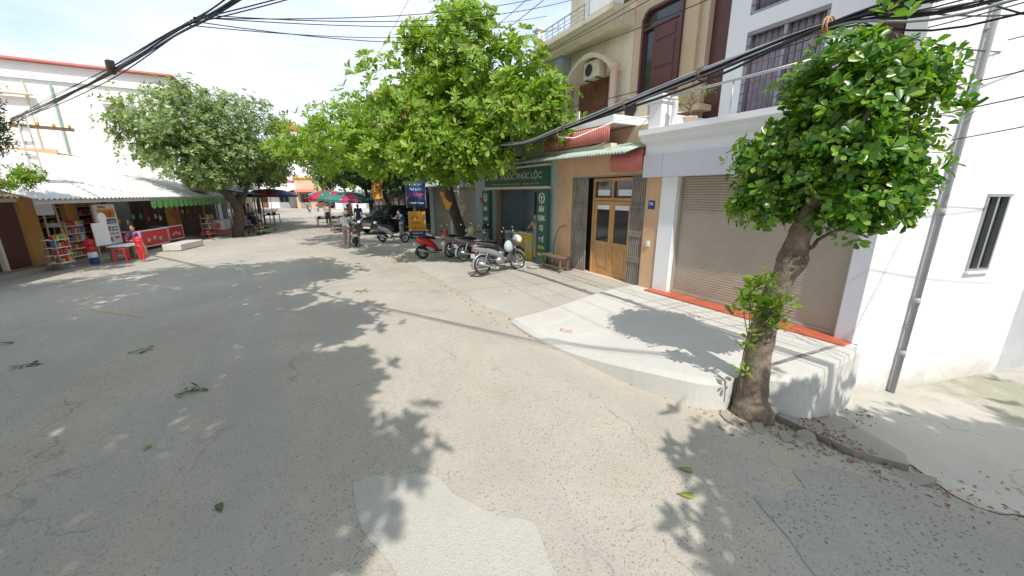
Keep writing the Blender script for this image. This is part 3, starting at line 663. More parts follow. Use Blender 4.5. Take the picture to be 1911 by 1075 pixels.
# varnished door: frame + two leaves
fr = MB(); y0, y1 = 6.38, 7.80
for y in (y0, y1-.07): fr.box(6.74, 6.86, y, y+.07, .40, 2.84)
fr.box(6.74, 6.86, y0+.07, y1-.07, 2.76, 2.84).box(6.74, 6.86, y0+.07, y1-.07, 2.30, 2.37).box(6.745, 6.855, (y0+y1)/2-.025, (y0+y1)/2+.025, 2.37, 2.76)
fr = fr.build('door_frame', M_wood, PH, world=True, bevel=.006)
mb = MB().box(6.80, 6.806, y0+.07, y1-.07, 2.37, 2.76); mb.build('pane', M_glass, fr, world=True)
mb = MB().box(6.786, 6.792, y0+.12, y0+.55, 2.42, 2.56).box(6.786, 6.792, y1-.58, y1-.14, 2.42, 2.56); mb.build('paper', M_swh, fr, world=True)
for a in (y0+.072, (y0+y1)/2+.002):
    b = a + (y1-y0)/2 - .074
    mb = MB().box(6.76, 6.81, a, a+.085, .41, 2.29).box(6.76, 6.81, b-.085, b, .41, 2.29)
    mb.box(6.76, 6.81, a+.085, b-.085, 2.20, 2.29).box(6.76, 6.81, a+.085, b-.085, .41, .52).box(6.76, 6.81, a+.085, b-.085, 1.18, 1.27).box(6.775, 6.795, a+.085, b-.085, .52, 1.18)
    mb.box(6.766, 6.775, a+.14, b-.14, .60, 1.10)
    d = mb.build('door', M_wood, PH, world=True, bevel=.004)
    mb = MB().box(6.786, 6.79, a+.085, b-.085, 1.27, 2.20); mb.build('pane', M_glass, d, world=True)
    mb = MB().sheet((6.776, a+.09, 2.08), (0,b-a-.18,0), (0,0,.11), 8, .035, .004, .002); mb.build('lace', M_swh, d, world=True)
    hy = a+.03 if a > 7.1 else b-.03
    mb = MB().tube([(6.75,hy,1.22),(6.72,hy,1.22),(6.72,hy,1.36),(6.75,hy,1.36)], .007, 6); mb.build('handle', M_alu, d, world=True)
mb = MB().box(6.88, 6.90, 5.93, 6.50, .4, 2.86); mb.build('gap_shade_sheet', M_dark, PH, world=True); mb = MB().box(6.88, 6.90, 7.80, 8.49, .4, 2.86); mb.build('gap_shade_sheet', M_dark, PH, world=True)  # dark sheets put the shade of the gaps beside the door into colour
mb = MB().box(6.583, 6.598, 5.66, 5.82, 2.15, 2.33)
nb = mb.build('number_plate', M_sblue, PH, world=True)
lettering(nb, '74', M_swhite, (6.581, 5.785, 2.225), XL, ZU, .09, .07, 'lettering', .002)
mb = MB().box(6.57, 6.6, 5.70, 5.78, 1.35, 1.47); mb.build('socket', M_swh, PH, world=True, bevel=.006)
# header red sheets and green awning
mb = MB().sheet((6.42, 5.94, 3.38), (0,.96,0), (.02,0,-.42), 8, .076, .012); mb.build('red_sheet', M_redsheet, PH, world=True, smooth=True)
AW = thing('corrugated_awning', 'faded green corrugated awning over the pharmacy sign and the varnished door', 'awning', (6.4, 9, 3.4))
mb = MB().sheet((5.92, 5.95, 3.30), (0,6.7,0.10), (.78,0,.26), 8, .10, .018); mb.build('sheet', M_grnsheet, AW, world=True, smooth=True)
mb = MB().tube([(5.98,6.0,3.285),(5.98,12.6,3.38)], .016, 6)
mb.build('frame', M_gate, AW, world=True)

TH = thing('tan_house_upper', 'tan upper storeys with tall brown shuttered window above the varnished door', 'house', (8, 6.9, 3.4))
mb = MB().wall(8.0, 8.3, (5.9, 8.0), (3.44, 10.2), [(6.57,7.65,4.9,6.75), (6.57,7.65,7.9,9.5)]); mb.build('wall', M_tan, TH, world=True)
mb = MB().box(7.9, 7.998, 6.08, 6.30, 4.33, 10.2); mb.build('pilaster', M_tan2, TH, world=True)
mb = MB().box(8.31, 12, 7.84, 8.0, 3.4, 10.2).box(8.31, 12, 5.92, 6.06, 3.4, 10.2); mb.build('side_wall', M_tan, TH, world=True)
mb = MB().box(8.15, 8.22, 5.48, 5.9, 3.9, 9.5); mb.build('recessed_door', M_dwood, TH, world=True)
def arched(mb, x0, x1, ya, yb, z0, z1, th, seg=7):
    pass
mb = MB()
mb.box(7.93, 8.06, 6.52, 6.59, 4.85, 6.78).box(7.93, 8.06, 7.63, 7.70, 4.85, 6.60).box(7.93, 8.06, 6.59, 7.5, 6.72, 6.79).box(7.93, 8.06, 6.52, 7.70, 4.83, 4.90).box(7.94, 8.05, 6.59, 7.63, 6.33, 6.38)
mb.prism([(7.70,6.56),(7.62,6.72),(7.50,6.79),(7.50,6.72),(7.58,6.66),(7.63,6.56)], 7.93, 8.06, 'yz')
wf = mb.build('window_frame', M_dwood, TH, world=True, bevel=.006)
mb = MB().box(8.03, 8.04, 6.6, 7.62, 4.9, 6.72); mb.build('pane', M_glass, wf, world=True)
mb = MB().box(7.955, 8.0, 6.60, 7.32, 4.92, 6.32)
for (a, b) in ((5.0, 5.35), (5.42, 5.95), (6.02, 6.25)): mb.box(7.94, 7.955, 6.68, 7.24, a, b)
mb.build('window_shutter', M_dwood, wf, world=True, bevel=.008)
mb = MB().box(7.93, 8.05, 6.57, 7.65, 7.9, 9.5); mb.build('upper_window', M_dwood, TH, world=True)
def aircon(label, loc, rz=-PI/2, parent=None):
    t = thing('air_conditioner', label, 'air conditioner', loc, rz, group='outdoor air conditioner units')
    mb = MB().box(-.42, .42, -.15, .15, 0, .58); mb.build('casing', M_cream, t, bevel=.02)
    mb = MB().torus((-.12,-.155,.29), .21, .012, 'y', 24, 6)
    for i in range(6): mb.torus((-.12,-.153,.29), .03+.03*i, .003, 'y', 20, 4)
    mb.build('fan_grille', M_steel, t)
    mb = MB().lathe([(.2,0),(.2,.01)], n=24, M=Matrix.Translation((-.12,-.150,.29)) @ Matrix.Rotation(PI/2,4,'X')); mb.build('fan_opening', M_dark, t)
    for sx in (-.3, .26): MB().box(sx,sx+.04,-.17,.30,-.05,0).box(sx,sx+.04,.26,.30,-.35,-.05).build('bracket', M_oldwood, t)
    return t
aircon('air conditioner on a bracket on the tan wall left of the white balcony', (7.68, 7.35, 4.22))
aircon('air conditioner low on the mint wall just above the green awning', (6.3, 11.4, 3.62))
# plant pots on the ledge
for i, (y, s) in enumerate(((5.9,.8),(6.25,.7))):  # two pots
    t = tag(MB().lathe([(.07*s,0),(.1*s,.14*s),(.11*s,.15*s),(.08*s,.15*s)], (0,0,0), 14).build('flower_pot', M_peach, smooth=True), ('larger terracotta pot on the ledge, nearer the white balcony', 'smaller terracotta pot on the ledge, nearer the air conditioner')[i], 'flower pot', 'terracotta pots on the ledge'); t.location = (7.75, y, 4.325)
mb = MB().box(7.6, 8.0, 5.6, 6.6, 4.2, 4.32); mb.build('ledge', M_tan2, TH, world=True)
mb = MB().box(7.1, 8.0, 5.95, 7.95, 3.48, 4.0); mb.build('lower_band', M_tan, TH, world=True)

# ------------------------------------------------------------ cream house with arch and roof terrace (y 8-11.7)
CH = thing('cream_house', 'cream balcony house with pink columns, arched head and railed roof terrace', 'house', (8, 9.8, 3.4))
arch = [(8.3,3.44),(11.7,3.44),(11.7,7.0),(8.3,7.0)]
mb = MB().wall(8.0, 8.25, (8.01, 11.5), (3.44, 6.75), [(8.55,10.3,3.9,5.75)])
mb.build('wall', M_cream, CH, world=True)
# arched hood
mb = MB(); pts = []
for i in range(13):
    t = i/12; y = 8.4+2.0*t; z = 5.78+.52*math.sin(PI*t)**.8; pts.append((y, z))
poly = pts + [(y, z-.13) for y, z in reversed(pts)]
for i in range(12): mb.prism([pts[i], pts[i+1], (pts[i+1][0], pts[i+1][1]-.12), (pts[i][0], pts[i][1]-.12)], 7.62, 8.0, 'yz')
mb.build('arch', M_cream, CH, world=True)
for y in (8.42, 10.42):
    mb = MB().lathe([(.15,0),(.15,.06),(.11,.10),(.10,1.45),(.13,1.5),(.15,1.55),(.15,1.6)], (7.78, y, 4.2), 16); mb.build('column', M_pinkcol, CH, world=True, smooth=True)
mb = MB().box(7.62, 7.99, 10.62, 11.4, 4.2, 6.6); mb.build('pillar', M_greyblue, CH, world=True)
mb = MB().box(8.12, 8.2, 8.56, 10.29, 3.9, 5.7)
for y in np.arange(8.62, 10.2, .42): mb.box(8.10, 8.12, y, y+.34, 3.95, 4.9).box(8.09, 8.12, y+.02, y+.32, 4.98, 5.04)
for y in np.arange(8.62, 10.25, .14): mb.box(8.095, 8.12, y, y+.05, 5.12, 5.55)
mb.build('door', M_dwood2, CH, world=True)
mb = MB().box(7.1, 8.0, 8.02, 11.7, 4.02, 4.19); mb.build('balcony_slab', M_cream, CH, world=True)
mb = MB().prism([(7.62,6.6),(7.45,6.68),(7.45,6.76),(7.25,6.86),(7.25,6.98),(8.3,6.98),(8.3,6.6)], 8.02, 11.8, 'xz'); mb.build('cornice', M_cream, CH, world=True)
MB().box(7.25, 7.6, 8.02, 8.9, 6.985, 7.55).box(7.20, 7.65, 8.02, 8.95, 7.55, 7.63).build('parapet', M_whitesh, CH, world=True, bevel=.01)
MB().box(7.3, 7.55, 11.45, 11.7, 6.985, 7.5).box(7.25, 7.6, 11.4, 11.75, 7.5, 7.57).build('parapet', M_whitesh, CH, world=True, bevel=.01)
MB().box(7.3,7.5,9.0,9.15,6.985,7.45).build('parapet', M_whitesh, CH, world=True, bevel=.01)
mb = MB()
for z in (7.1, 7.2, 7.3, 7.42): mb.tube([(7.4, 9.1, z), (7.4, 11.45, z)], .010 if z < 7.4 else .018, 6)
for y in np.arange(9.3, 11.4, .3): mb.tube([(7.4, y, 6.98), (7.4, y, 7.42)], .012, 6)
mb.build('railing', M_greyblue, CH, world=True)
mb = MB().box(8.6, 12, 8.02, 8.2, 3.4, 9.4).box(8.6, 12, 11.5, 11.7, 3.4, 6.9).box(8.6, 8.8, 8.2, 11.5, 6.9, 9.2).box(8.2, 12, 8.2, 12, 9.2, 9.35); mb.build('upper_wall', M_cream, CH, world=True)
mb = MB().box(8.52, 8.6, 8.5, 9.3, 7.6, 8.8); mb.build('window', M_glass, CH, world=True)
aircon('air conditioner tucked under the arched hood of the cream balcony', (7.84, 9.3, 5.66)).scale = (.78, .78, .78)
BN = thing('balcony_banner', 'pale blue banner board with small lettering on the cream house balcony', 'sign', (7.05, 9.6, 4.2))
mb = MB().prism([(8.9,4.20),(10.3,4.20),(9.9,4.62),(8.9,4.66)], 7.05, 7.08, 'yz'); mb.build('board', M_swh, BN, world=True)
lettering(BN, 'BIA HƠI', M_sblue, (7.048, 9.75, 4.32), XL, ZU, .7, .17)

# ------------------------------------------------------------ pharmacy (y 9.2-14.2)
PM = thing('pharmacy', 'mint green pharmacy shop front with green signboards beside the peach house', 'shop', (6.6, 11.7, .1))
mb = MB().wall(6.6, 6.85, (9.2, 14.25), (-.1, 4.02), [(9.95,13.35,-.1,2.60)]); mb.build('wall', M_grn, PM, world=True)
mb = MB().box(8.4, 8.6, 9.2, 14.25, -.1, 4).box(6.85, 9.3, 14.0, 14.25, -.1, 4).box(6.85, 9.3, 9.22, 9.35, -.1, 4).box(6.85, 9.3, 9.35, 14.0, 2.9, 3.0); mb.build('inner_wall', M_palebluegrn, PM, world=True)
mb = MB().box(6.3, 9.3, 9.4, 14.0, .0, .24); mb.build('floor', M_slab, PM, world=True)
mb = MB().box(6.62, 6.70, 12.85, 13.1, .24, 2.6); mb.build('door_post', M_oldwood, PM, world=True)
mb = MB().box(6.5, 6.6, 9.22, 11.0, 3.42, 4.0); mb.build('grey_band', M_cream, PM, world=True)
mb = MB().sheet((6.36, 6.9, 3.98), (0,2.65,0), (.0,0,-.36), 8, .076, .012); mb.build('red_sheet', M_redsheet, PH, world=True, smooth=True)
mb = MB().box(6.4, 8.0, 6.85, 11.2, 4.02, 4.2); mb.build('canopy_slab', M_whitesh, CH, world=True)
mb = MB().box(6.41, 6.6, 6.9, 9.5, 3.40, 3.60); mb.build('ledge', M_cream, PH, world=True)
mb = MB().lathe([(.22,0),(.24,.3),(.24,.9),(.2,1.0)], (6.95, 10.2, 3.0), 18); mb.build('water_tank', M_grn, PM, world=True, smooth=True)
SG = thing('pharmacy_sign', 'wide green pharmacy signboard with pale lettering under the corrugated awning', 'sign', (6.5, 11.7, 2.6))
mb = MB().box(6.46, 6.56, 9.52, 13.85, 2.68, 3.26); mb.build('board', M_sgreen, SG, world=True, bevel=.005)
mb = MB().box(6.44, 6.58, 9.50, 13.87, 2.60, 2.68).box(6.44, 6.58, 9.5, 13.87, 3.262, 3.32); mb.build('trim', M_cream, SG, world=True)
lettering(SG, 'NHÀ THUỐC PHÚC LỘC', M_spink, (6.456, 13.35, 2.86), XL, ZU, 3.55, .36, bold=.03)
lettering(SG, 'CHUYÊN BÁN THUỐC TÂN DƯỢC - DỤNG CỤ Y TẾ', M_syel, (6.456, 13.25, 2.735), XL, ZU, 3.3, .075)
def emblem(parent, x, y, z, r):
    mb = MB().torus((x, y, z), r, r*.07, 'x', 28, 5).torus((x, y, z), r*.84, r*.04, 'x', 28, 5)
    mb.prism([(y-r*.5, z+r*.35), (y+r*.5, z+r*.35), (y+r*.12, z-r*.05), (y-r*.12, z-r*.05)], x-.006, x+.004, 'yz')
    mb.box(x-.006, x+.004, y-r*.07, y+r*.07, z-r*.5, z-r*.05).box(x-.006, x+.004, y-r*.35, y+r*.35, z-r*.6, z-r*.5)
    return mb.build('emblem', M_swhite, parent, world=True)
S1 = thing('vertical_sign', 'tall green signboard with stacked lettering right of the pharmacy door', 'sign', (6.5, 9.75, .25))
Mt = Matrix.Translation((6.42, 9.75, .3)) 
mb = MB().box(6.40, 6.46, 9.42, 9.98, .30, 2.58); mb.build('board', M_sgreen, S1, world=True, bevel=.004)
emblem(S1, 6.396, 9.70, 2.33, .15)
for z, s_, wd, m in ((1.93,'BÁN',.26,M_swhite),(1.62,'DỤNG',.36,M_swhite),(1.33,'CỤ',.20,M_swhite),(1.02,'Y TẾ',.28,M_swhite),(.80,'KÍNH',.34,M_syel),(.58,'THUỐC',.34,M_syel)):
    lettering(S1, s_, m, (6.396, 9.70+wd/2, z), XL, ZU, wd, .21 if m is M_swhite else .12, bold=.03)
S2 = thing('vertical_sign', 'tall green signboard left of the pharmacy door behind the motorbikes', 'sign', (6.5, 13.65, .2))
mb = MB().box(6.40, 6.46, 13.40, 13.98, .25, 2.56); mb.build('board', M_sgreen, S2, world=True, bevel=.004)
emblem(S2, 6.396, 13.68, 2.30, .15)
for z, s_, wd in ((1.80,'BÁN',.30),(1.42,'THUỐC',.40),(1.05,'TÂN',.3),(.7,'DƯỢC',.38)): lettering(S2, s_, M_swhite, (6.396, 13.69+wd/2, z), XL, ZU, wd, .20, bold=.03)
mb = MB().lathe([(.26,0),(.26,.03),(.22,.05),(.02,.05)], n=24); b_ = mb.build('sign_base', M_pave, smooth=True); b_.location = (6.12, 9.55, pz(6.12,9.55)); tag(b_, 'round concrete foot lying below the green sign beside the bench', 'sign base')
# interior: counters, shelves
def counter(label, loc, sx, sy, sz, m, cat='counter'):
    t = thing('display_counter', label, cat, loc)
    MB().box(-sx/2, sx/2, -sy/2, sy/2, 0, sz).build('body', m, t, bevel=.02)
    MB().box(-sx/2-.02, sx/2+.02, -sy/2-.02, sy/2+.02, sz, sz+.03).build('top', M_whitesh, t, bevel=.005)
    for i in (-1, 1): MB().box(-sx/2-.006, -sx/2, i*sy*.25-sy*.18, i*sy*.25+sy*.18, sz*.3, sz*.8).build('panel', M_soran if i > 0 else M_paleyel, t)
    return t
counter('pale yellow pharmacy counter in the doorway behind the motorbikes', (7.05, 12.3, .24), .5, 1.1, .82, M_paleyel)
counter('bright yellow pharmacy counter where two people lean', (7.0, 11.2, .24), .55, .85, .88, M_yelbox)
SH = thing('medicine_shelf', 'dark wooden medicine shelf against the back wall of the pharmacy', 'shelf', (8.1, 11.2, .24))
mb = MB().box(8.0, 8.38, 9.8, 9.85, .24, 2.5).box(8.0, 8.38, 12.6, 12.65, .24, 2.5)
for z in (.3,.8,1.3,1.8,2.3): mb.box(8.0, 8.38, 9.85, 12.6, z, z+.03)
mb.build('frame', M_oldwood, SH, world=True)
gr_ = random.Random(5); packs = [mat('pack_paint', c, .5, bump=0) for c in ((.5,.05,.04),(.6,.6,.55),(.05,.2,.4),(.6,.4,.05),(.1,.35,.12),(.45,.2,.4))]
ORD9 = ('first','second','third','fourth','fifth','sixth','seventh','eighth','ninth')
for z in (.33,.83,1.33,1.83):
    for k in range(9):
        y = 9.95+k*.29; m = packs[gr_.randrange(6)]; h = gr_.uniform(.15,.36)
        o = MB().box(-.1,.1,-.09,.09,0,h).build('medicine_box', m, bevel=.004); o.location = (8.12, y, z); tag(o, f'medicine box, {ORD9[k]} from the right on the {ORD9[int(z/.5)]} board up of the pharmacy shelf', 'box', 'medicine boxes on the pharmacy shelf')
o = MB().box(0,.02,-.25,.25,0,.75).build('wall_calendar', M_redbox, bevel=.003); o.location = (8.37, 12.95, 1.5); tag(o, 'red wall calendar on the back wall inside the pharmacy', 'calendar')

# bench by the wall
BE = thing('wooden_bench', 'low weathered wooden bench with cross bars against the peach wall', 'bench', (6.25, 8.75, pz(6.25, 8.6)-.02), R(92))
MB().box(-.48,.48,-.18,.18,.40,.44).build('seat', M_oldwood, BE, bevel=.006)
for i in (-.42,.42):
    for j in (-.13,.13): MB().box(i-.025,i+.025,j-.025,j+.025,-.06,.40).build('leg', M_oldwood, BE)
MB().box(-.42,.42,-.145,-.12,.12,.16).box(-.42,.42,.12,.145,.12,.16).box(-.43,-.41,-.12,.12,.12,.16).box(.41,.43,-.12,.12,.12,.16).build('stretcher', M_oldwood, BE)
# bamboo carrying hoop leaning by the wall
o = MB().tube([(0,0,0),(.03,-.04,.5),(.02,.05,.9),(0,.22,1.15),(0,.5,1.22)], [.016,.016,.015,.014,.012], 7).build('bent_pole', M_oldwood, smooth=True); o.location = (6.5, 9.10, .38); o.rotation_euler = (0,0,PI); tag(o, 'dark bent hook pole standing against the peach wall above the bench', 'pole')

# ------------------------------------------------------------ shuttered shop behind the big tree
SS = thing('shuttered_shop', 'closed shop with brown roller shutters and blue grey columns behind the big tree', 'shop', (6.7, 18, .1))
mb = MB().wall(6.75, 7.0, (14.25, 22.2), (-.1, 6.4), [(15.4,18.3,-.1,2.75), (18.75,21.5,-.1,2.75), (15.8,17.3,4.0,5.5), (19.2,20.8,4.0,5.5)]); mb.build('wall', M_greyblue, SS, world=True)
for (a, b) in ((15.4,18.3), (18.75,21.5)):
    mb = MB(); zz = .05; pr = []
    while zz < 2.74: pr += [(6.92, zz), (6.90, zz+.02), (6.90, zz+.05), (6.915, zz+.075)]; zz += .08
    n = len(pr); mb.v = [(x, a, z) for x, z in pr] + [(x, b, z) for x, z in pr]; mb.f = [(i, i+1, n+i+1, n+i) for i in range(n-1)]
    mb.build('roller_shutter', M_shut2, SS, world=True)
for (a, b) in ((15.8,17.3), (19.2,20.8)):
    f = MB().box(6.8,6.88,a,a+.08,4.0,5.5).box(6.8,6.88,b-.08,b,4.0,5.5).box(6.8,6.88,a+.08,b-.08,5.42,5.5).box(6.8,6.88,a+.08,b-.08,4.0,4.08).box(6.81,6.87,(a+b)/2-.04,(a+b)/2+.04,4.08,5.42).build('window', M_dwood2, SS, world=True)
    MB().box(6.9,6.91,a,b,4.0,5.5).build('pane', M_glass, f, world=True)
MB().box(6.9, 12, 14.3, 14.5, 4, 6.4).box(6.9, 12, 22, 22.2, 0, 6.4).box(6.7, 12, 14.26, 22.2, 6.4, 6.6).build('roof', M_grey, SS, world=True)
MB().sheet((6.1, 18.2, 2.80), (0,3.6,0), (.6,0,.3), 8, .12, .02).build('awning', M_grnsheet, SS, world=True)
lettering(SS, 'KHOAN CẮT\nBÊ TÔNG', M_sred, (6.745, 15.0, 2.05), XL, ZU, .55, .3)
# signboards beyond
def board(name, label, loc, rz, w_, h_, mats, texts, stand=False, tilt=0):
    t = thing(name, label, 'sign', loc, rz)
    z = 0; 
    for (h, m) in mats:
        MB().box(-w_/2, w_/2, -.02, .02, z, z+h).build('panel', m, t); z += h
    for (s_, m, x, zz, ww, hh) in texts: lettering(t, s_, m, (x-ww/2, -.022, zz), (1,0,0), (0,0,1), ww, hh, world=False, bold=.03)
    for sx in (-w_/2-.02, w_/2): MB().box(sx, sx+.02, -.025, .025, -.05, z).build('frame', M_steel, t)
    return t
board('hanging_sign', 'navy and blue signboard with red and white lettering above the orange one', (5.30, 19.7, 1.75), R(-20), .95, 1.3, [(.42, M_navy), (.88, M_sblue)],
      [('VĂN PHÒNG', M_swhite, 0, .17, .75, .12), ('SỬA ĐIỆN', M_sred, 0, .52, .8, .22), ('TƯ VẤN', M_swhite, 0, .84, .65, .15), ('NHẬN', M_swhite, 0, 1.08, .6, .12)])
board('standing_sign', 'orange and blue standing signboard with red lettering on the pavement', (5.22, 19.5, .16), R(-15), .82, 1.4, [(.18, M_sgreen), (.22, M_sblue), (1.0, M_soran)],
      [('SỬA', M_sred, -.1, 1.0, .4, .2), ('NGÂN', M_sred, -.05, .74, .45, .18), ('THẺ CÀO', M_sred, 0, .48, .62, .18), ('0368 245', M_swhite, 0, .25, .5, .08)])
board('yellow_hanging_sign', 'tilted yellow banner hanging among the dark branches above the umbrella', (3.85, 22.2, 2.15), R(-15), .5, 1.0, [(1.0, M_soran)],
      [('CƠM', M_sred, 0, .6, .35, .2), ('PHỞ', M_sred, 0, .25, .35, .2)])
YS = thing('yellow_sign', 'yellow triangular flag sign nailed to the big tree trunk', 'sign', (5.25, 14.75, 1.8), R(-29))
MB().prism([(-.33,.72),(.20,.70),(.12,.2),(0,0),(-.08,.02),(-.2,.35)], -.015, .005, 'xz').build('board', M_soran, YS)
lettering(YS, 'SỬA XE', M_oldwood, (-.22,-.018,.48), (1,0,0), (0,0,1), .34, .1, world=False)
bo = MB().box(-.2,.2,-.03,.03,0,.3).box(-.1,.1,-.05,-.03,.3,.45).build('letter_box', M_sblue, bevel=.01); bo.location = (6.7, 18.5, 1.45); bo.rotation_euler = (0,0,-PI/2); tag(bo, 'small blue box with a pale top fixed on the column between the brown shutters', 'box')

# row of dark houses and trees down the right side
def plainhouse(label, x0, x1, y0, y1, h, m, facex, roofm, win, seed, cat='house', slope=False):
    t = thing('town_house', label, cat, ((x0+x1)/2, (y0+y1)/2, 0)); g = random.Random(seed)
    MB().box(x0, x1, y0, y1, 0, h).build('wall', m, t, world=True)
    if slope:
        my = (x0+x1)/2; MB().prism([(x0-.4,h),(x1+.4,h),(my,h+1.5)], y0-.3, y1+.3, 'xz').build('roof', roofm, t, world=True)
    else: MB().box(x0-.25, x1+.25, y0-.2, y1+.2, h, h+.25).build('roof', roofm, t, world=True)
    fx = facex; sg = -1 if fx == x0 else 1
    z = .2; fl = 0
    while z+2.4 < h:
        k = max(1, int((y1-y0)/2.2))
        for i in range(k):
            c = y0+(i+.5)*(y1-y0)/k; a = .5 if fl else .8; hh = 1.3 if fl else 2.2; zb = z+(.8 if fl else 0)
            f = MB().box(*sorted((fx, fx+sg*.05)), c-a, c+a, zb, zb+hh).build('window' if fl else 'door', M_dwood2 if (fl == 0 or i % 2) else M_greyblue, t, world=True)
            MB().box(*sorted((fx+sg*.05, fx+sg*.058)), c-a*.8, c-.05, zb+.1, zb+hh-.1).box(*sorted((fx+sg*.05, fx+sg*.058)), c+.05, c+a*.8, zb+.1, zb+hh-.1).build('pane', M_glass, f, world=True)
        z += 3.2; fl += 1
    k = max(1, int((x1-x0)/2.4))
    for i in range(k):
        c = x0+(i+.5)*(x1-x0)/k; f = MB().box(c-.75, c+.75, y0-.06, y0, .1, 2.4).build('door', (M_dwood2, M_greyblue, M_shut2)[(i+seed) % 3], t, world=True)
        MB().box(c-.6, c-.05, y0-.07, y0-.061, .9, 2.2).box(c+.05, c+.6, y0-.07, y0-.061, .9, 2.2).build('pane', M_glass, f, world=True)
    MB().sheet((x0, y0-1.3, 2.55), (x1-x0,0,0), (0,1.3,.4), 6, .2, .03).build('awning', (M_metalroof, M_grnsheet, M_redsheet)[seed % 3], t, world=True)
    MB().sheet((fx+sg*1.5, y0, 2.5), (0,y1-y0,0), (-sg*1.5,0,.5), 6, .2, .03).build('awning', (M_grnsheet, M_oldwood, M_metalroof)[seed % 3], t, world=True)
    # windows on the side looking down the street to the camera
    z = 3.4
    while z+2 < h:
        for i in range(max(1, int((x1-x0)/2.5))):
            c = x0+(i+.5)*(x1-x0)/max(1, int((x1-x0)/2.5)); f = MB().box(c-.45, c+.45, y0-.05, y0, z+.6, z+1.9).build('window', M_greyblue, t, world=True)
            MB().box(c-.38, c+.38, y0-.058, y0-.051, z+.68, z+1.82).build('pane', M_glass, f, world=True)
        z += 3.2
    return t
plainhouse('grey green house behind the parked dark car', 8.4, 15, 22.3, 29, 6.2, M_grn, 8.4, M_grey, True, 1)
plainhouse('blue grey house beyond the car on the right of the street', 7.6, 14, 29.2, 38, 6.8, M_greyblue, 7.6, M_metalroof, True, 2)
plainhouse('cream house far down the right of the street', 7.2, 14, 38.3, 48, 9.0, M_cream, 7.2, M_tile, True, 3, slope=True)
plainhouse('pale house far down the street on the right corner', 5.0, 12, 66, 76, 6.2, M_white, 5.0, M_metalroof, True, 4)
plainhouse('beige house with orange eaves closing the end of the street', -.2, 4.6, 70, 78, 4.6, M_tan, -.2, M_soran, True, 5)
plainhouse('white house with pink roof closing the street on the left', -6.6, -.5, 74, 82, 4.2, M_white, -6.6, M_redsheet, True, 6)
plainhouse('tall white house with red roof showing above the trees', -3.5, 3.0, 84, 94, 13.5, M_white, -3.5, M_tile, True, 7, slope=True)
plainhouse('grey house behind the market stalls on the left', -14, -5.2, 38, 50, 7.0, M_grey, -5.2, M_metalroof, True, 8)
plainhouse('cream house far behind the left market stalls', -13, -4.6, 52, 64, 8.0, M_cream, -4.6, M_tile, True, 9)

# ------------------------------------------------------------ big pale building on the left behind the shop
LB = thing('pale_building', 'big pale rendered building with red roof line behind the corner shop', 'building', (-12, 27, 0))
mb = MB().box(-36, -5.4, 28.6, 29.5, 0, 8.5).box(-36, -5.4, 29.5, 37.8, 0, 8.5); mb.build('wall', M_white, LB, world=True)
MB().box(-36, -5.4, 28.45, 28.59, 7.75, 7.85).build('band', M_whitesh, LB, world=True)
MB().box(-36.2, -5.1, 28.25, 38, 8.52, 8.60).build('roof', M_redsheet, LB, world=True)
for x in (-11.2, -7.6):
    f = MB().box(x-.5, x+.5, 28.53, 28.6, 5.6, 6.9).build('window', M_whitesh, LB, world=True); MB().box(x-.42, x+.42, 28.50, 28.53, 5.7, 6.8).build('shutter', M_white, f, world=True)
    MB().box(x-.65, x+.65, 28.1, 28.5, 7.0, 7.06).build('hood', M_cream, LB, world=True)
MB().box(-15, -9.6, 26.6, 28.6, 4.15, 4.3).box(-15, -9.6, 26.55, 26.65, 4.1, 4.45).build('balcony', M_peach, LB, world=True)
for x in (-9.9, -12.0): MB().tube([(x,26.7,0),(x,26.7,4.1)], .06, 8).build('post', M_greyblue, LB, world=True)
MB().tube([(-9.9,28.5,4.4),(-9.9,28.5,7.6)], .05, 8).build('drainpipe', M_grnsheet, LB, world=True)
MB().tube([(-10.8,28.5,4.4),(-10.8,28.5,7.6)], .04, 8).build('drainpipe', M_cream, LB, world=True)

# ------------------------------------------------------------ corner shop: local x along the front, y inwards
SR = R(76.8)
CS = thing('corner_shop', 'open fronted orange corner shop with pale corrugated roof and green pennants', 'shop', (-7.4, 18.2, 0), SR)
MB().box(-4.5, 11.2, .0, 4.2, 0, .16).build('floor', M_slab, CS)
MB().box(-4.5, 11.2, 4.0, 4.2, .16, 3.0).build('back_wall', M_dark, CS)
for a in (-4.5, .45, 11.0): MB().box(a, a+.15, .64, 4.0, .16, 2.8).build('side_wall', M_dwood2, CS)
for a, wd in ((.05,.55), (1.75,.5), (3.15,.14), (8.1,.45), (8.75,.35), (10.3,.45)): MB().box(a, a+wd, .45, .62, .16, 2.6).build('pillar', M_orangewall, CS)
MB().box(1.95, 3.35, .46, .6, 2.05, 2.6).build('header', M_orangewall, CS)
MB().sheet((-1.5, -1.1, 2.30), (12.9,0,0), (0,5.2,1.9), 6, .2, .03).build('roof', M_metalroof, CS)
MB().box(-1.4, 11.3, -1.0, -.96, 2.16, 2.28).build('roof_beam', M_metalroof, CS)
for a in (11.1,): MB().tube([(a,-.95,.05),(a,-.95,2.2)], .03, 8).build('roof_post', M_steel, CS)
mb = MB()
for i in range(16):
    a = 3.9+i*.43; k = [(a+.36*j/6, 2.16-.26-.08*math.sin(PI*j/6)) for j in range(7)]; mb.prism([(a,2.2)] + k + [(a+.36,2.2)], -1.04, -1.03, 'xz')
MB_p = mb.build('pennants', M_green2, CS)
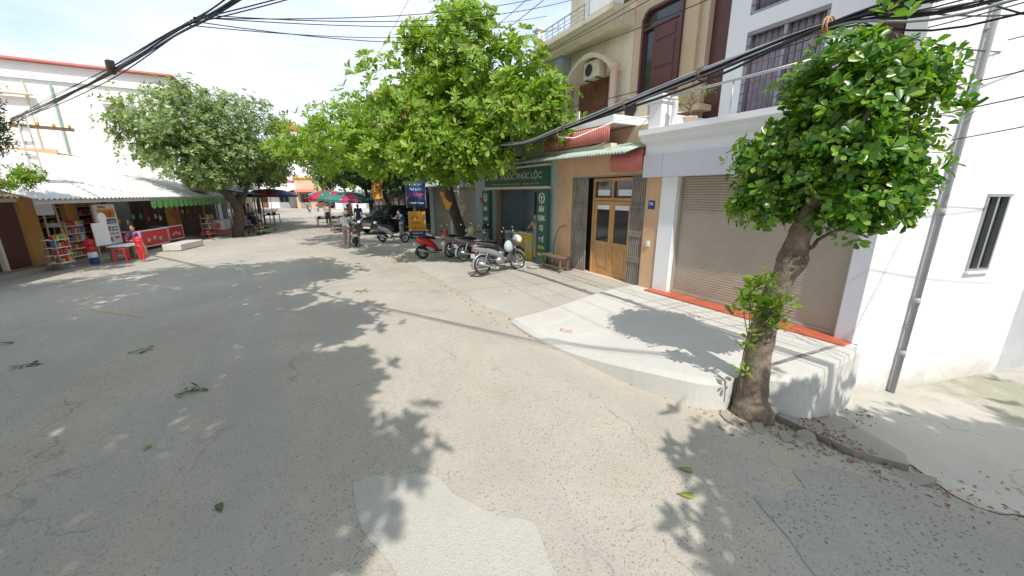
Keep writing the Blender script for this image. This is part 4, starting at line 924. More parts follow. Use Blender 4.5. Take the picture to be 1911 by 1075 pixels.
# wooden doors of the left bay
for a in (-3.9, -2.9, -1.9, -.9):
    MB().box(a+.04, a+.86, .5, .56, .16, 2.2).build('door', M_dwood, CS); MB().box(a-.05, a+.03, .44, .6, .16, 2.2).build('door_post', M_cream, CS)
MB().box(-4.2, .04, .45, .62, 2.2, 2.6).build('header', M_cream, CS)
MB().sheet((-4.9, -.9, 2.35), (3.4,0,0), (0,3,.7), 6, .2, .03).build('side_roof', M_oldwood, CS)
# white signboard
SN = thing('menu_board', 'tall white signboard with orange, blue and red lettering on the corner shop', 'sign', (-7.4, 18.2, 0), SR)
MB().box(2.1, 3.2, -.16, -.08, .50, 2.05).build('board', M_swh, SN, bevel=.01)
MB().box(2.22, 3.08, -.172, -.161, 1.52, 1.86).build('orange_panel', M_soran, SN); MB().box(2.22, 3.08, -.172, -.161, 1.30, 1.48).build('blue_panel', M_sblue, SN)
o_ = lambda s_, m, x, z, w2, h2: lettering(SN, s_, m, (x, -.176, z), (1,0,0), (0,0,1), w2, h2, world=False, bold=.03)
o_('KÍNH', M_sred, 2.3, 1.90, .35, .1); o_('BÚN', M_sred, 2.26, 1.56, .36, .26); o_('RIÊU', M_sred, 2.68, 1.56, .36, .26); o_('NƯỚC DỪA', M_swhite, 2.28, 1.33, .74, .12)
o_('CÀ PHÊ', M_sred, 2.26, 1.02, .42, .2); o_('SINH TỐ', M_sgreen, 2.72, 1.12, .34, .08); o_('SỮA CHUA', M_sgreen, 2.72, 1.02, .34, .07); o_('TRÀ ĐÁ - NƯỚC NGỌT', M_sblue, 2.26, .88, .8, .06); o_('CHÈ', M_sred, 2.26, .62, .42, .17); o_('TRÀ', M_sgreen, 2.78, .72, .28, .09)

def local(o, x, y, z):   # shop-local to world
    return tuple(mtx(CS) @ Vector((x, y, z)))
def freezer(label, x, y, L, W_, H_, m):
    t = thing('chest_freezer', label, 'freezer', local(0, x, y, .16), SR, group='red chest freezers at the corner shop')
    MB().box(-L/2, L/2, -W_/2, W_/2, .06, H_).build('body', m, t, bevel=.02)
    MB().box(-L/2-.01, L/2+.01, -W_/2-.01, W_/2+.01, H_, H_+.05).build('rim', M_whitesh, t, bevel=.01)
    MB().box(-L/2+.04, L/2-.04, -W_/2+.04, W_/2-.04, H_+.05, H_+.058).build('glass_lid', M_glass, t)
    MB().box(-L/2-.004, -L/2+.02, -W_/2-.012, -W_/2, .06, H_).box(L/2-.02, L/2+.004, -W_/2-.012, -W_/2, .06, H_).box(-L/2, L/2, -W_/2-.012, -W_/2, .05, .09).build('edge_trim', M_whitesh, t)
    mb = MB(); 
    for k in range(3): mb.ell((L*(-.2+.2*k), -W_/2-.002, H_*(.45+.1*(k%2))), (.12,.008,.09), 10, 6)
    mb.build('picture', M_spink, t, smooth=True)
    return t
freezer('long red chest freezer with printed pictures beside the white menu board', 4.4, -.3, 2.1, .65, .72, M_redbox)
freezer('shorter red glass topped ice cream freezer in the middle of the shop front', 6.9, .1, 1.25, .7, .68, M_redbox)
o = MB().box(-.45,.45,-.3,.3,0,.5).box(-.47,.47,-.32,.32,.5,.56).build('foam_box', M_swh, bevel=.02); o.location = local(0, 10.1, -1.0, .40); o.rotation_euler = (0,0,SR); tag(o, 'white foam box on a red crate at the right end of the corner shop', 'box')
o = MB().box(-.45,.45,-.28,.28,0,.3).build('plastic_crate', M_redsheet, bevel=.02); o.location = local(0, 10.1, -1.0, .08); o.rotation_euler = (0,0,SR); tag(o, 'red crate carrying the white foam box at the corner shop', 'crate')
o = MB().box(-.9,.9,-.35,.35,0,.28).build('concrete_step', M_plat, bevel=.03); o.location = local(0, 4.6, -1.55, 0.02); o.rotation_euler = (0,0,SR-.05); tag(o, 'low pale concrete step before the long red freezer', 'step')
# goods racks
ORD = ('first','second','third','fourth','fifth','sixth','seventh','eighth','ninth','tenth','eleventh','twelfth','thirteenth','fourteenth','fifteenth','sixteenth')
def rack(label, x, y, w_, h_, rows, seed, gl, cat='rack'):
    t = thing('goods_rack', label, cat, local(0, x, y, .16), SR)
    mb = MB()
    for i in (-w_/2, w_/2-.03):
        for j in (-.15, .15): mb.box(i, i+.03, j, j+.03, 0, h_)
    mb.build('frame', M_steel, t)
    for r in range(rows): MB().box(-w_/2, w_/2, -.17, .2, .08+r*h_/rows, .10+r*h_/rows).build('shelf', M_whitesh, t)
    g = random.Random(seed); k = max(3, int(w_/.13)) if w_ < 1.5 else 6
    for r in range(rows):
        for i in range(k):
            ci = g.randrange(6) if g.random() < .5 else (3, 0)[g.randrange(2)]
            o = MB().box(-.05,.05,-.06,.06,0,h_/rows*g.uniform(.45,.75)).build('snack_pack', packs[ci], bevel=.012)
            if w_ > 1.5: o.scale = (2.2, 1.5, 1)
            o.location = local(0, x-w_/2+w_*(i+.5)/k, y-.06, .262+r*h_/rows+.002); o.rotation_euler = (g.uniform(-.1,.1),0,SR+g.uniform(-.2,.2))
            tag(o, f'{("red","white","blue","orange","green","mauve")[ci]} packet, {ORD[i]} from the left on the {ORD[r]} shelf up, {gl}', 'snack pack', 'packets on the ' + gl.split(' on the ',1)[-1] if 0 else 'snack packets at the corner shop')
    return t
rack('stepped rack of yellow snack packs before the dark doors', -.15, -.35, .55, 1.0, 4, 1, 'rack by the dark doors')
rack('white rack of snack packs at the right of the corner shop', 9.0, -.8, .7, 1.15, 4, 2, 'rack at the shop right')
rack('rack of sweets behind the woman at the corner shop', 1.4, .25, .8, 1.35, 5, 3, 'rack behind the seated woman')
rack('tall shelf of goods deep inside the corner shop', 4.6, 3.4, 2.2, 2.0, 5, 5, 'deep shelf inside at left')
rack('second shelf of goods deep inside the corner shop', 7.6, 3.4, 2.0, 2.0, 5, 6, 'deep shelf inside at right')
g = random.Random(9)
for i in range(12):
    o = MB().ell((0,0,-.13), (.11,.03,.13), 10, 6).tube([(0,0,0),(0,0,.55)], .004, 4).build('hanging_packet', packs[g.randrange(6)], smooth=True)
    o.location = local(0, 4.0+i*.5+g.uniform(-.1,.1), .3, g.uniform(1.35,1.7)); o.rotation_euler = (0,0,SR); tag(o, f'{ORD[i]} snack bag from the left hanging on a string under the corner shop roof', 'snack bag', 'snack bags hanging under the shop roof')
def stack(label, x, y, m1, m2):
    t = thing('sack_stack', label, 'sacks', local(0, x, y, .05), SR)
    for k, m in enumerate((M_sblue, M_swh, m1, m2)): MB().box(-.11,.11,-.10,.10,k*.22,k*.22+.21).build('sack', m, t, bevel=.05)
stack('pile of red, white and blue sacks left of the concrete pole', .55, -.75, M_redbox, M_redbox)
# low table, seated woman's stool
TB = thing('low_table', 'low white topped table before the seated woman', 'table', local(0, 1.45, -1.2, .05), SR)
MB().box(-.45,.45,-.3,.3,.5,.55).build('top', M_whitesh, TB, bevel=.01)
for i in (-.4,.4):
    for j in (-.25,.25): MB().box(i-.02,i+.02,j-.02,j+.02,0,.5).build('leg', M_oldwood, TB)
ST = thing('wooden_box', 'brown box seat under the seated woman at the corner shop', 'box', local(0, 2.25, -1.1, .04), SR)
MB().box(-.22,.22,-.2,.2,0,.42).build('body', M_wood, ST, bevel=.01)
def stool(label, x, y, n_=1, m=M_redbox):
    t = thing('plastic_stool', label, 'stool', local(0, x, y, .03), SR+.3, group='red plastic stools')
    for k in range(n_):
        MB().box(-.15,.15,-.15,.15,.40+k*.08,.43+k*.08).build('seat', m, t, bevel=.01)
        for a in (-1,1):
            for b in (-1,1): MB().tube([(a*.13,b*.13,.40+k*.08),(a*.18,b*.18,k*.08)], [.02,.014], 5).build('leg', m, t)
    return t
stool('stack of red plastic stools beside the concrete pole', .62, -1.5, 2); stool('single red plastic stool before the short red freezer', 8.0, -1.0, 1)
# white sign with round head
RS = thing('white_display_board', 'white display board with a round head standing by the pole', 'sign', local(0, .95, -.9, .1), SR)
MB().box(-.35,.35,-.03,.03,.55,1.35).build('board', M_swh, RS, bevel=.02)
MB().lathe([(.2,-.02),(.2,.02)], n=24, M=Matrix.Translation((.2,0,1.5)) @ Matrix.Rotation(PI/2,4,'X')).build('round_head', M_swh, RS)
MB().tube([(-.3,0,0),(-.3,0,.6)], .015, 6).tube([(.3,0,0),(.3,0,.6)], .015, 6).build('stand', M_steel, RS)

SD = thing('market_shed', 'dark weathered plank shed between the corner shop and the left tree', 'shed', (-5.6, 28, 0))
MB().box(-8.0, -4.6, 28.05, 28.2, 0, 2.7).build('wall', M_oldwood, SD, world=True)
MB().sheet((-8.1, 26.4, 2.55), (3.7,0,0), (0,1.8,.35), 6, .2, .03).build('roof', M_oldwood, SD, world=True)
for x in (-7.0, -4.6): MB().tube([(x,26.5,0),(x,26.5,2.55)], .05, 7).build('post', M_oldwood, SD, world=True)
# ------------------------------------------------------------ perforated concrete pole
def hpole(label, loc, h, lean=(0,0), rz=0):
    t = thing('utility_pole', label, 'utility pole', loc, rz, tilt=lean)
    mb = MB(); n = int(h/.42)
    for i in range(n):
        z0, z1 = i*h/n, (i+1)*h/n; w0 = .20-.09*z0/h; w1 = .20-.09*z1/h; zm = z0+.10*(z1-z0)
        for sgn in (-1, 1):
            mb.prism([(sgn*w0, z0), (sgn*w1, z1), (sgn*(w1-.045), z1), (sgn*(w0-.045), z0)], -.09, .09, 'xz')
        mb.box(-w0+.045, w0-.045, -.05, .05, z0, z0+.12)
    mb.build('shaft', M_pole, t)
    return t
UP = hpole('perforated concrete utility pole in front of the corner shop', (-7.55, 19.25, 0), 4.9, rz=R(22))
MB().box(-.3,1.1,-.05,.05,4.55,4.65).build('crossarm', M_oldwood, UP)
for x in (-.2,.3,.65,1.0): MB().lathe([(.02,0),(.05,.02),(.03,.05),(.05,.08),(.02,.12)], (x,0,4.65), 10).build('insulator', M_soran, UP, smooth=True)
MB().box(-.32,.1,-.3,-.1,1.75,2.3).build('meter_box', M_whitesh, UP, bevel=.02)
UP2 = hpole('concrete utility pole behind the big almond tree', (6.35, 16.9, 0), 8.0)
MB().box(-1.0,.4,-.05,.05,6.5,6.6).build('crossarm', M_steel, UP2)
for x in (-.9,-.5,.3): MB().lathe([(.02,0),(.05,.02),(.03,.05),(.05,.08),(.02,.12)], (x,0,6.6), 10).build('insulator', M_soran, UP2, smooth=True)

# ------------------------------------------------------------ cables
def cat(a, b, sag, n=18):
    a, b = Vector(a), Vector(b); return [a.lerp(b, i/n) - Vector((0,0,4*sag*(i/n)*(1-i/n))) for i in range(n+1)]
def poly(P, k=6):     # smooth polyline through control points
    P = [Vector(p) for p in P]; out = []
    for i in range(len(P)-1):
        p0, p1, p2, p3 = P[max(0,i-1)], P[i], P[i+1], P[min(len(P)-1,i+2)]
        for j in range(k):
            t = j/k; out.append(.5*((2*p1)+(-p0+p2)*t+(2*p0-5*p1+4*p2-p3)*t*t+(-p0+3*p1-3*p2+p3)*t**3))
    return out+[P[-1]]
CB = thing('cable_bundle', 'thick tied bundle of black cables sagging past the house fronts', 'cables', (4.9, 3, 4))
base = [(4.95,-6,5.1),(4.9,-2,4.15),(4.9,.98,3.98),(4.9,2.2,4.13),(4.9,3.7,4.03),(4.9,6.53,3.79),(4.9,8.72,3.68),(5.2,12.8,4.2),(6.2,16.8,5.6)]
g = random.Random(21)
for k in range(16):
    ph = g.uniform(0, 2*PI); rr = .056*math.sqrt(g.random()); P = []
    for i, p in enumerate(base):
        fan = 1.0 if 3 <= i <= 6 else (2.2 if i in (2,7) else 4.5)
        a = ph + i*.9
        P.append((p[0]+rr*fan*math.cos(a)*.8+g.uniform(-.014,.014), p[1], p[2]-(.10 if k in (3,8) and i in (4,6) else .05 if k in (1,12) and i == 5 else 0)+g.uniform(-.014,.014)+rr*fan*math.sin(a)+(g.uniform(-.25,.3) if i <= 1 else (g.uniform(-.12,.12) if i == 2 else 0))))
    MB().tube(poly(P, 7), g.choice((.006,.009,.012,.015)), 6).build('cable', M_cable if k % 5 else M_pipe, CB, world=True, smooth=True)
for (y, z) in ((2.22,4.13),(3.62,4.03),(6.6,3.79),(4.95,3.91)):
    MB().torus((4.9, y, z), .082, .010, 'y', 16, 6).torus((4.9, y+.03, z), .084, .009, 'y', 16, 6).build('tie', M_wood if y < 3 else M_oldwood, CB, world=True)
MB().tube([(4.9,6.9,3.77),(4.9,6.85,3.62),(5.2,6.7,3.6),(6.0,6.3,3.95),(7.6,5.9,4.2)], .012, 6).build('loose_end', M_swh, CB, world=True)
LBn = thing('cable_bundle', 'black cable bundle crossing the sky from the concrete pole on the left', 'cables', (-7.2, 18.2, 4.9))
base = [(-7.6,18.9,4.72),(-5.3,14.9,4.72),(-2.8,10.5,4.72),(-1.3,7.9,4.80),(-.45,6.2,4.72),(1.2,3.2,4.9),(3.6,-1.5,5.4)]
for k in range(9):
    ph = g.uniform(0,2*PI); rr = .05*math.sqrt(g.random()); P = []
    for i, p in enumerate(base):
        fan = (1.6,1.5,1.0,1.,1.,1.6,2.5)[i]; a = ph+i*.7; P.append((p[0]+rr*fan*math.cos(a)+g.uniform(-.02,.02), p[1], p[2]+rr*fan*math.sin(a)+g.uniform(-.03,.03)-(.12 if k == 2 and i in (1,2) else 0)))
    MB().tube(poly(P, 7), g.choice((.006,.009,.012,.014)), 6).build('cable', M_cable, LBn, world=True, smooth=True)
MB().box(-.05,.05,-.07,.07,-.10,.12, Matrix.Translation((-2.75,10.4,4.74)) @ Matrix.Rotation(R(30),4,'Z')).build('junction_box', M_oldwood, LBn, world=True)
XW = [((4.9,.9,3.98),(8.2,-.4,4.6),.05),((4.9,1.3,4.03),(8.2,.2,3.9),.08),((4.9,1.5,4.06),(8.4,.6,5.2),.05),((4.9,2.0,4.1),(7.9,1.65,4.2),.06),((4.9,.6,3.98),(8.6,-1.2,4.3),.1),((4.9,1.7,4.08),(8.5,1.0,4.7),.12),((-.95,7.25,4.79),(4.9,2.6,6.3),.2),((-1.1,7.5,4.78),(5.5,4.0,7.2),.25)]
wires = [((-.95,7.2,4.79),(8.0,10.2,8.3),.25),((-.8,6.9,4.75),(8.0,9.9,8.0),.3),((-.95,7.2,4.80),(8.0,12,8.2),.2),((-1.1,7.5,4.78),(7.2,14,8.4),.25),((-1.0,7.3,4.78),(8.0,11.2,7.6),.35),
         ((5.3,-2,5.0),(5.5,16.9,6.6),.45),((5.0,-2,5.6),(5.9,16.9,6.6),.5),((5.6,-2,6.2),(6.6,16.9,6.65),.4),((4.2,-2,6.2),(5.4,16.9,6.9),.3),((4.6,-3,7.0),(5.6,17,7.2),.3),((3.6,-2,7.4),(4.6,24,8.6),.3),((3.0,-2,7.8),(4.2,26,9),.3),((5.1,-2,4.4),(5.7,16.9,5.7),.75),
         ((5.3,-1.5,4.3),(6.62,2.02,4.35),.1),((5.0,-1.5,3.9),(6.9,1.9,3.7),.1),((5.5,-1.5,3.8),(6.63,2.03,3.35),.08),((5.2,-1.5,4.7),(6.7,2.0,4.9),.1),((4.9,-1.5,4.0),(8.0,3.3,5.6),.15),((5.2,-1.5,3.6),(7.4,1.75,3.15),.07),((5.4,-1.6,4.2),(7.8,1.6,4.3),.08),
         ((6.3,16.9,6.4),(-3.5,37,9.3),.8),((6.3,16.9,6.2),(-8,45,8),.9),((6.35,7.0,3.62),(6.5,11.0,3.5),.12),((6.62,5.9,4.1),(7.9,8.0,3.95),.05)]
for i, (a, b, s_) in enumerate(wires):
    P = cat(a, b, s_); o = MB().tube([Vector(p)-Vector(a) for p in P], .007 if i < 21 else .009, 5).build('overhead_wire', M_cable if i < 22 else M_swh, smooth=True); o.location = a
    tag(o, f'thin overhead wire from the left bundle to the cream house, {ORD[i]} from the top' if i < 5 else (f'thin black wire running along the street past the upper storeys, {ORD[i-5]} from the houses' if i < 13 else (f'short wire slanting across to the white side wall, {ORD[i-13]} of the loose fan' if i < 20 else (f'long thin wire crossing over the street trees, {("nearer","farther")[i-20]} one' if i < 22 else ('pale cord sagging below the canopy slab' if i == 22 else 'pale cord on the tan wall beside the balcony')))), 'wire', ('wires over the road','wires along the street','wires to the white wall','wires over the trees','pale cords')[0 if i < 5 else 1 if i < 13 else 2 if i < 20 else 3 if i < 22 else 4] if i < 22 else None)
for i, (a, b, s_) in enumerate(XW):
    P = cat(a, b, s_); o = MB().tube([Vector(p)-Vector(a) for p in P], .008, 5).build('overhead_wire', M_cable, smooth=True); o.location = a
    tag(o, (f'thin wire branching off the thick bundle at upper right, {ORD[i]} branch' if i < 6 else f'thin wire leaving the left bundle toward upper right, {ORD[i-6]} one'), 'wire', 'wires branching off the bundles')
o = MB().tube([(0,0,0),(.02,.1,-.7)], .01, 5).build('dangling_wire', M_cable); o.location = (-3.6,10.5,6.6); tag(o, 'short loose wire end dangling against the sky at upper left', 'wire')

# ------------------------------------------------------------ trees
def tree(name, label, base, group=None, cat_='tree'):
    return thing(name, label, cat_, base, group=group)
# small glossy tree at the platform corner
FT = tree('jackfruit_tree', 'small round glossy leaved tree growing from the corner of the new concrete', (4.36, 2.02, 0))
mb = MB(); g = random.Random(2)
tp = [(4.37,2.02,-.25),(4.34,2.05,.05),(4.36,2.09,.25),(4.33,2.08,.9),(4.36,2.05,1.35),(4.39,1.99,1.66),(4.42,1.96,1.82),(4.43,1.95,1.98),(4.45,1.90,2.3),(4.52,1.85,2.6),(4.62,1.82,3.0)]
rr = [.27,.205,.155,.130,.112,.112,.142,.108,.088,.07,.04]
P = poly(tp, 4); Rr = [np.interp(i/4, range(len(rr)), rr)*(1+.07*g.uniform(-1,1)) for i in range(len(P))]
mb.tube(P, Rr, 16)
v = mb.v; mb.v = [(a+g.uniform(-.010,.010), b+g.uniform(-.010,.010), c) for a, b, c in v]
tr_ = mb.build('trunk', M_bark, FT, world=True, smooth=True)
mb = MB()
for k, (q, r1) in enumerate([((4.8,1.6,3.2),.03),((4.3,2.3,3.2),.03),((4.5,1.5,3.5),.03),((4.7,1.95,3.4),.03),((4.6,1.5,3.0),.02),((4.35,2.15,2.8),.02),((4.6,1.8,3.7),.02)]): limb(mb, (4.47,1.88,2.35+.03*k), q, .05, .012, k)
limb(mb, (4.44,1.9,1.9), (4.62,1.62,2.18), .022, .012, 20); limb(mb, (4.62,1.62,2.18), (4.72,1.42,2.5), .012, .006, 21); limb(mb, (4.62,1.62,2.18), (4.7,1.5,2.6), .012, .006, 22)
mb.build('branches', M_bark, FT, world=True, smooth=True)
FL = [(4.40,2.22,2.48,.24,.24,.18),(4.58,1.74,3.05,.50,.50,.55),(4.42,2.14,2.95,.28,.28,.36),(4.40,2.20,2.60,.24,.24,.20),(4.72,1.40,3.1,.28,.26,.42),(4.70,1.45,2.65,.26,.26,.24),(4.55,1.8,3.55,.38,.38,.24),(4.66,1.5,3.45,.26,.26,.24),(4.44,2.05,3.42,.26,.26,.24),(4.52,1.82,2.45,.38,.38,.22),(4.60,1.62,2.36,.32,.32,.18),(4.72,1.42,2.40,.24,.24,.16),(4.34,2.30,2.36,.20,.20,.14),(4.36,2.28,2.78,.26,.26,.32),(4.30,1.66,2.95,.32,.32,.46),(4.85,1.85,3.0,.34,.34,.48)]
crown('foliage', FL, 50, 3, .075, 7, .096, .066, M_leafB, FT, 5, tpl=OB, shell=.55, up=.5)
g2 = np.random.default_rng(3)
C = np.array([(4.62,1.70,3.95+.05*i) for i in range(4)] + [(4.80,1.28,3.62)]*3 + [(4.86,1.12,3.1)]*3)+g2.normal(0,.05,(10,3))
for a_, b_ in ((0,4),(4,7),(7,10)): leaves('shoot', *rosettes(C[a_:b_], np.array([[0,0,1.]])+g2.normal(0,.3,(b_-a_,3)), 7, .12, .08), M_leafB, FT, OB)
SPR = tree('sprout', 'thin leafy sprout rising beside the trunk of the small glossy tree', (4.08, 2.06, .3), cat_='plant')
mb = MB(); mb.tube(poly([(4.09,2.08,.32),(4.07,2.1,.8),(4.10,2.04,1.25),(4.12,2.0,1.62)],4), .011, 6)
for q in ((4.02,2.16,1.3),(4.16,1.90,1.32),(4.2,1.92,1.1),(4.05,2.12,1.5)): mb.tube([(4.08,2.08,.95),q], [.007,.004], 5)
mb.build('stem', M_bark, SPR, world=True, smooth=True)
C = np.array([(4.10,2.03,1.1+.1*i) for i in range(6)] + [(4.02,2.16,1.3)]*4 + [(4.16,1.90,1.32)]*4 + [(4.2,1.92,1.12)]*4 + [(4.05,2.12,1.5)]*3 + [(4.07,2.09,.55),(4.08,2.08,.75)])+0
C = np.concatenate([C, C+[0,0,.06], C+[.01,-.03,.12]]); C = C+g2.normal(0,.045,C.shape)
leaves('leaves', *rosettes(C, np.array([[0,0,1.]])+g2.normal(0,.4,C.shape), 5, .115, .07), M_leafA, SPR, OB)

# big almond tree over the motorbikes
BT = tree('almond_tree', 'big bright green broad leaved tree spreading over the motorbikes and road', (6.05, 15.1, .1))
mb = MB(); mb.tube(poly([(6.12,15.2,-.1),(6.03,15.04,.4),(5.62,14.98,1.62),(5.23,14.7,2.68),(4.95,14.3,3.5)],4), [.27-.004*i*1.6 for i in range(17)], 12)
mb.build('trunk', M_bark2, BT, world=True, smooth=True)
BL = [(4.88,12.05,6.3,1.7,1.7,1.2),(3.6,14.1,6.0,1.6,1.6,1.0),(5.7,10.7,5.9,1.3,1.3,1.0),(2.1,15.9,4.9,1.5,1.6,1.1),(3.5,13.2,4.5,1.7,1.6,1.1),(4.8,11.6,4.7,1.7,1.5,1.1),
      (5.6,9.7,4.8,1.0,1.0,.9),(4.2,10.9,3.75,.8,.8,.6),(1.0,18.6,4.0,1.6,1.8,1.2),(2.2,14.1,3.75,1.1,1.1,.75),(5.9,8.95,4.55,.6,.6,.6),(5.2,15.1,6.0,1.8,1.8,1.2),(4.9,10.1,3.75,.6,.6,.55),(.6,20,4.6,1.4,1.4,.9),(5.1,12.0,7.25,.9,.9,.6),(4.3,13.2,6.9,1.0,1.0,.6),(5.3,12.9,5.5,1.6,1.6,1.0),(3.2,16.5,5.2,1.8,1.8,1.1),(3.3,11.6,3.6,.6,.6,.5),(4.6,12.2,3.3,.6,.6,.4)]
mb = MB()
for i, l in enumerate(BL): 
    P = limb(mb, (5.05-.02*i, 14.45, 3.0+.04*i), l[:3], .11 if l[3] > 1.2 else .07, .02, 40+i, .10, 6)
    for k in range(3):
        gg = random.Random(i*9+k); limb(mb, P[4], (l[0]+gg.uniform(-1,1)*l[3]*.8, l[1]+gg.uniform(-1,1)*l[4]*.8, l[2]+gg.uniform(-.6,.8)*l[5]), .03, .008, i*7+k, .1, 4, 5)
mb.build('branches', M_bark2, BT, world=True, smooth=True)
crown('foliage', BL, 36, 7, .22, 8, .24, .12, M_leafA, BT, 8, tpl=OB, shell=.5, up=.7)
# left round tree at the stalls
LT = tree('street_tree', 'rounded pale green tree leaning over the left market stalls', (-3.4, 26.8, 0))
mb = MB(); mb.tube(poly([(-3.35,26.9,-.1),(-3.05,26.6,1.2),(-3.2,26.6,2.0),(-3.7,26.3,2.9),(-4.2,26,3.9)],4), [.30-.008*i for i in range(17)], 10)
mb.tube([(-3.1,26.6,1.5),(-2.7,26.9,2.3),(-2.2,27.2,3.4)], [.18,.13,.08], 8)
mb.build('trunk', M_bark2, LT, world=True, smooth=True)
LL = [(-5.1,24.8,5.9,1.9,1.9,1.5),(-3.7,25.8,6.3,2.0,2.0,1.5),(-2.3,26.9,6.2,2.0,2.0,1.5),(-4.6,24.6,4.3,1.6,1.6,1.3),(-3.1,25.9,4.4,1.8,1.8,1.3),(-1.5,28.4,5.4,1.9,1.9,1.5),(-1.5,29.2,4.2,1.6,1.6,1.2),(-5.7,24.9,5.1,1.4,1.4,1.3),(-3.9,25.0,3.5,1.0,1.0,.7)]
mb = MB()
for i, l in enumerate(LL): limb(mb, (-3.6,26.4,2.6+.1*i), l[:3], .10, .02, 80+i, .1)
mb.build('branches', M_bark2, LT, world=True, smooth=True)
crown('foliage', LL, 60, 12, .26, 6, .22, .12, M_leafC, LT, 12, tpl=DI, shell=.55, up=.55)
# tree at the left edge
ET = tree('edge_tree', 'drooping dark green tree at the left edge of the picture', (-8.9, 14.6, 0))
mb = MB(); mb.tube([(-8.9,14.6,-.1),(-8.7,14.8,1.8),(-8.1,15.1,3.4)], [.16,.13,.09], 8)
for q in ((-6.8,15.6,4.8),(-6.9,15.4,3.9),(-7.0,15.6,5.2)): limb(mb, (-8.1,15.1,3.4), q, .06, .015, 3)
for q in ((-6.4,15.4,2.8),(-6.8,15.4,2.9)): limb(mb, (-8.75,14.75,1.7), q, .04, .012, 5)
mb.build('trunk', M_bark2, ET, world=True, smooth=True)
crown('foliage', [(-6.80,15.6,4.55,.50,.5,.75),(-7.0,15.5,5.0,.5,.5,.6),(-6.9,15.5,3.95,.42,.45,.5)], 40, 6, .12, 6, .15, .05, M_leafD, ET, 14, tpl=DI, up=-.1)
crown('lower_foliage', [(-6.6,15.5,2.85,.40,.4,.24),(-6.25,15.35,2.95,.22,.25,.16),(-7.1,15.4,2.65,.5,.5,.3)], 16, 5, .10, 6, .14, .06, M_leafA, ET, 15, tpl=DI, up=.4)
# trees further down the street
def plain_tree(label, base, lobes, m, seed, L=.24, W=.12, per=40, nros=8, sig=.28, k=7, r0=.2):
    t = tree('shade_tree', label, base, group='trees down the street'); c = np.mean([l[:3] for l in lobes], 0)
    mb = MB(); mb.tube([(base[0],base[1],-.1),(base[0]*.9+c[0]*.1,base[1]*.9+c[1]*.1,1.6),(base[0]*.6+c[0]*.4,base[1]*.6+c[1]*.4,3.0)], [r0,r0*.8,r0*.6], 9); mb.build('trunk', M_bark2, t, world=True, smooth=True)
    mb = MB()
    for i, l in enumerate(lobes): limb(mb, (base[0]*.6+c[0]*.4,base[1]*.6+c[1]*.4,2.9), l[:3], r0*.45, .02, seed+i)
    mb.build('branches', M_bark2, t, world=True, smooth=True)
    crown('foliage', lobes, per, nros, sig, k, L, W, m, t, seed, tpl=DI, shell=.55, up=.5); return t
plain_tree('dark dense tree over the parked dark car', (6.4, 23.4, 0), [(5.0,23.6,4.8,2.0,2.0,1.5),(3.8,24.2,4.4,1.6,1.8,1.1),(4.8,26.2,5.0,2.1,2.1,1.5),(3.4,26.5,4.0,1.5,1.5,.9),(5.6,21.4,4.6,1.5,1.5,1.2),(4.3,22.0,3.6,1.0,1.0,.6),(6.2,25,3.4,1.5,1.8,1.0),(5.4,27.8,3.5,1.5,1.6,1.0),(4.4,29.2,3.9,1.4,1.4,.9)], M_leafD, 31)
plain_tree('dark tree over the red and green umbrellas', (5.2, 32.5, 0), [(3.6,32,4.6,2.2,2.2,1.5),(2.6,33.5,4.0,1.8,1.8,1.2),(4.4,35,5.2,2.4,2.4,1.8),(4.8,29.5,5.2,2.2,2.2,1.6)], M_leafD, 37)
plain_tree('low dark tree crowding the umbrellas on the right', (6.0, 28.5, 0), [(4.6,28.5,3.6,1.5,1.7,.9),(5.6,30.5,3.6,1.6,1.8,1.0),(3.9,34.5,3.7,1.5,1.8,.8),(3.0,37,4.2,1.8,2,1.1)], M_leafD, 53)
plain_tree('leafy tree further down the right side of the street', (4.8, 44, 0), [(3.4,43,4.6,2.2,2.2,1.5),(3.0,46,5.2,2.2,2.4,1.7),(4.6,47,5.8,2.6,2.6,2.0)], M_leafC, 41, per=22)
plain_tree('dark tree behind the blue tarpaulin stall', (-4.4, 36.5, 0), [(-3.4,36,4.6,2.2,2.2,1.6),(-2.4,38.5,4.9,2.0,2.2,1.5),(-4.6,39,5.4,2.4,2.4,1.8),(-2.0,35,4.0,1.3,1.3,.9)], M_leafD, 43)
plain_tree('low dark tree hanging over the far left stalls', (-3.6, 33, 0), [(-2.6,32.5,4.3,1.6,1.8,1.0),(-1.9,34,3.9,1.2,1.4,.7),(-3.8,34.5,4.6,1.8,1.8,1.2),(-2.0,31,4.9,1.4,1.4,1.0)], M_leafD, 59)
plain_tree('green tree far down the left side of the street', (-4.2, 54, 0), [(-3.6,53,4.6,2.4,2.4,1.6),(-3.2,57,5.2,2.4,2.6,1.8)], M_leafC, 47, per=22)
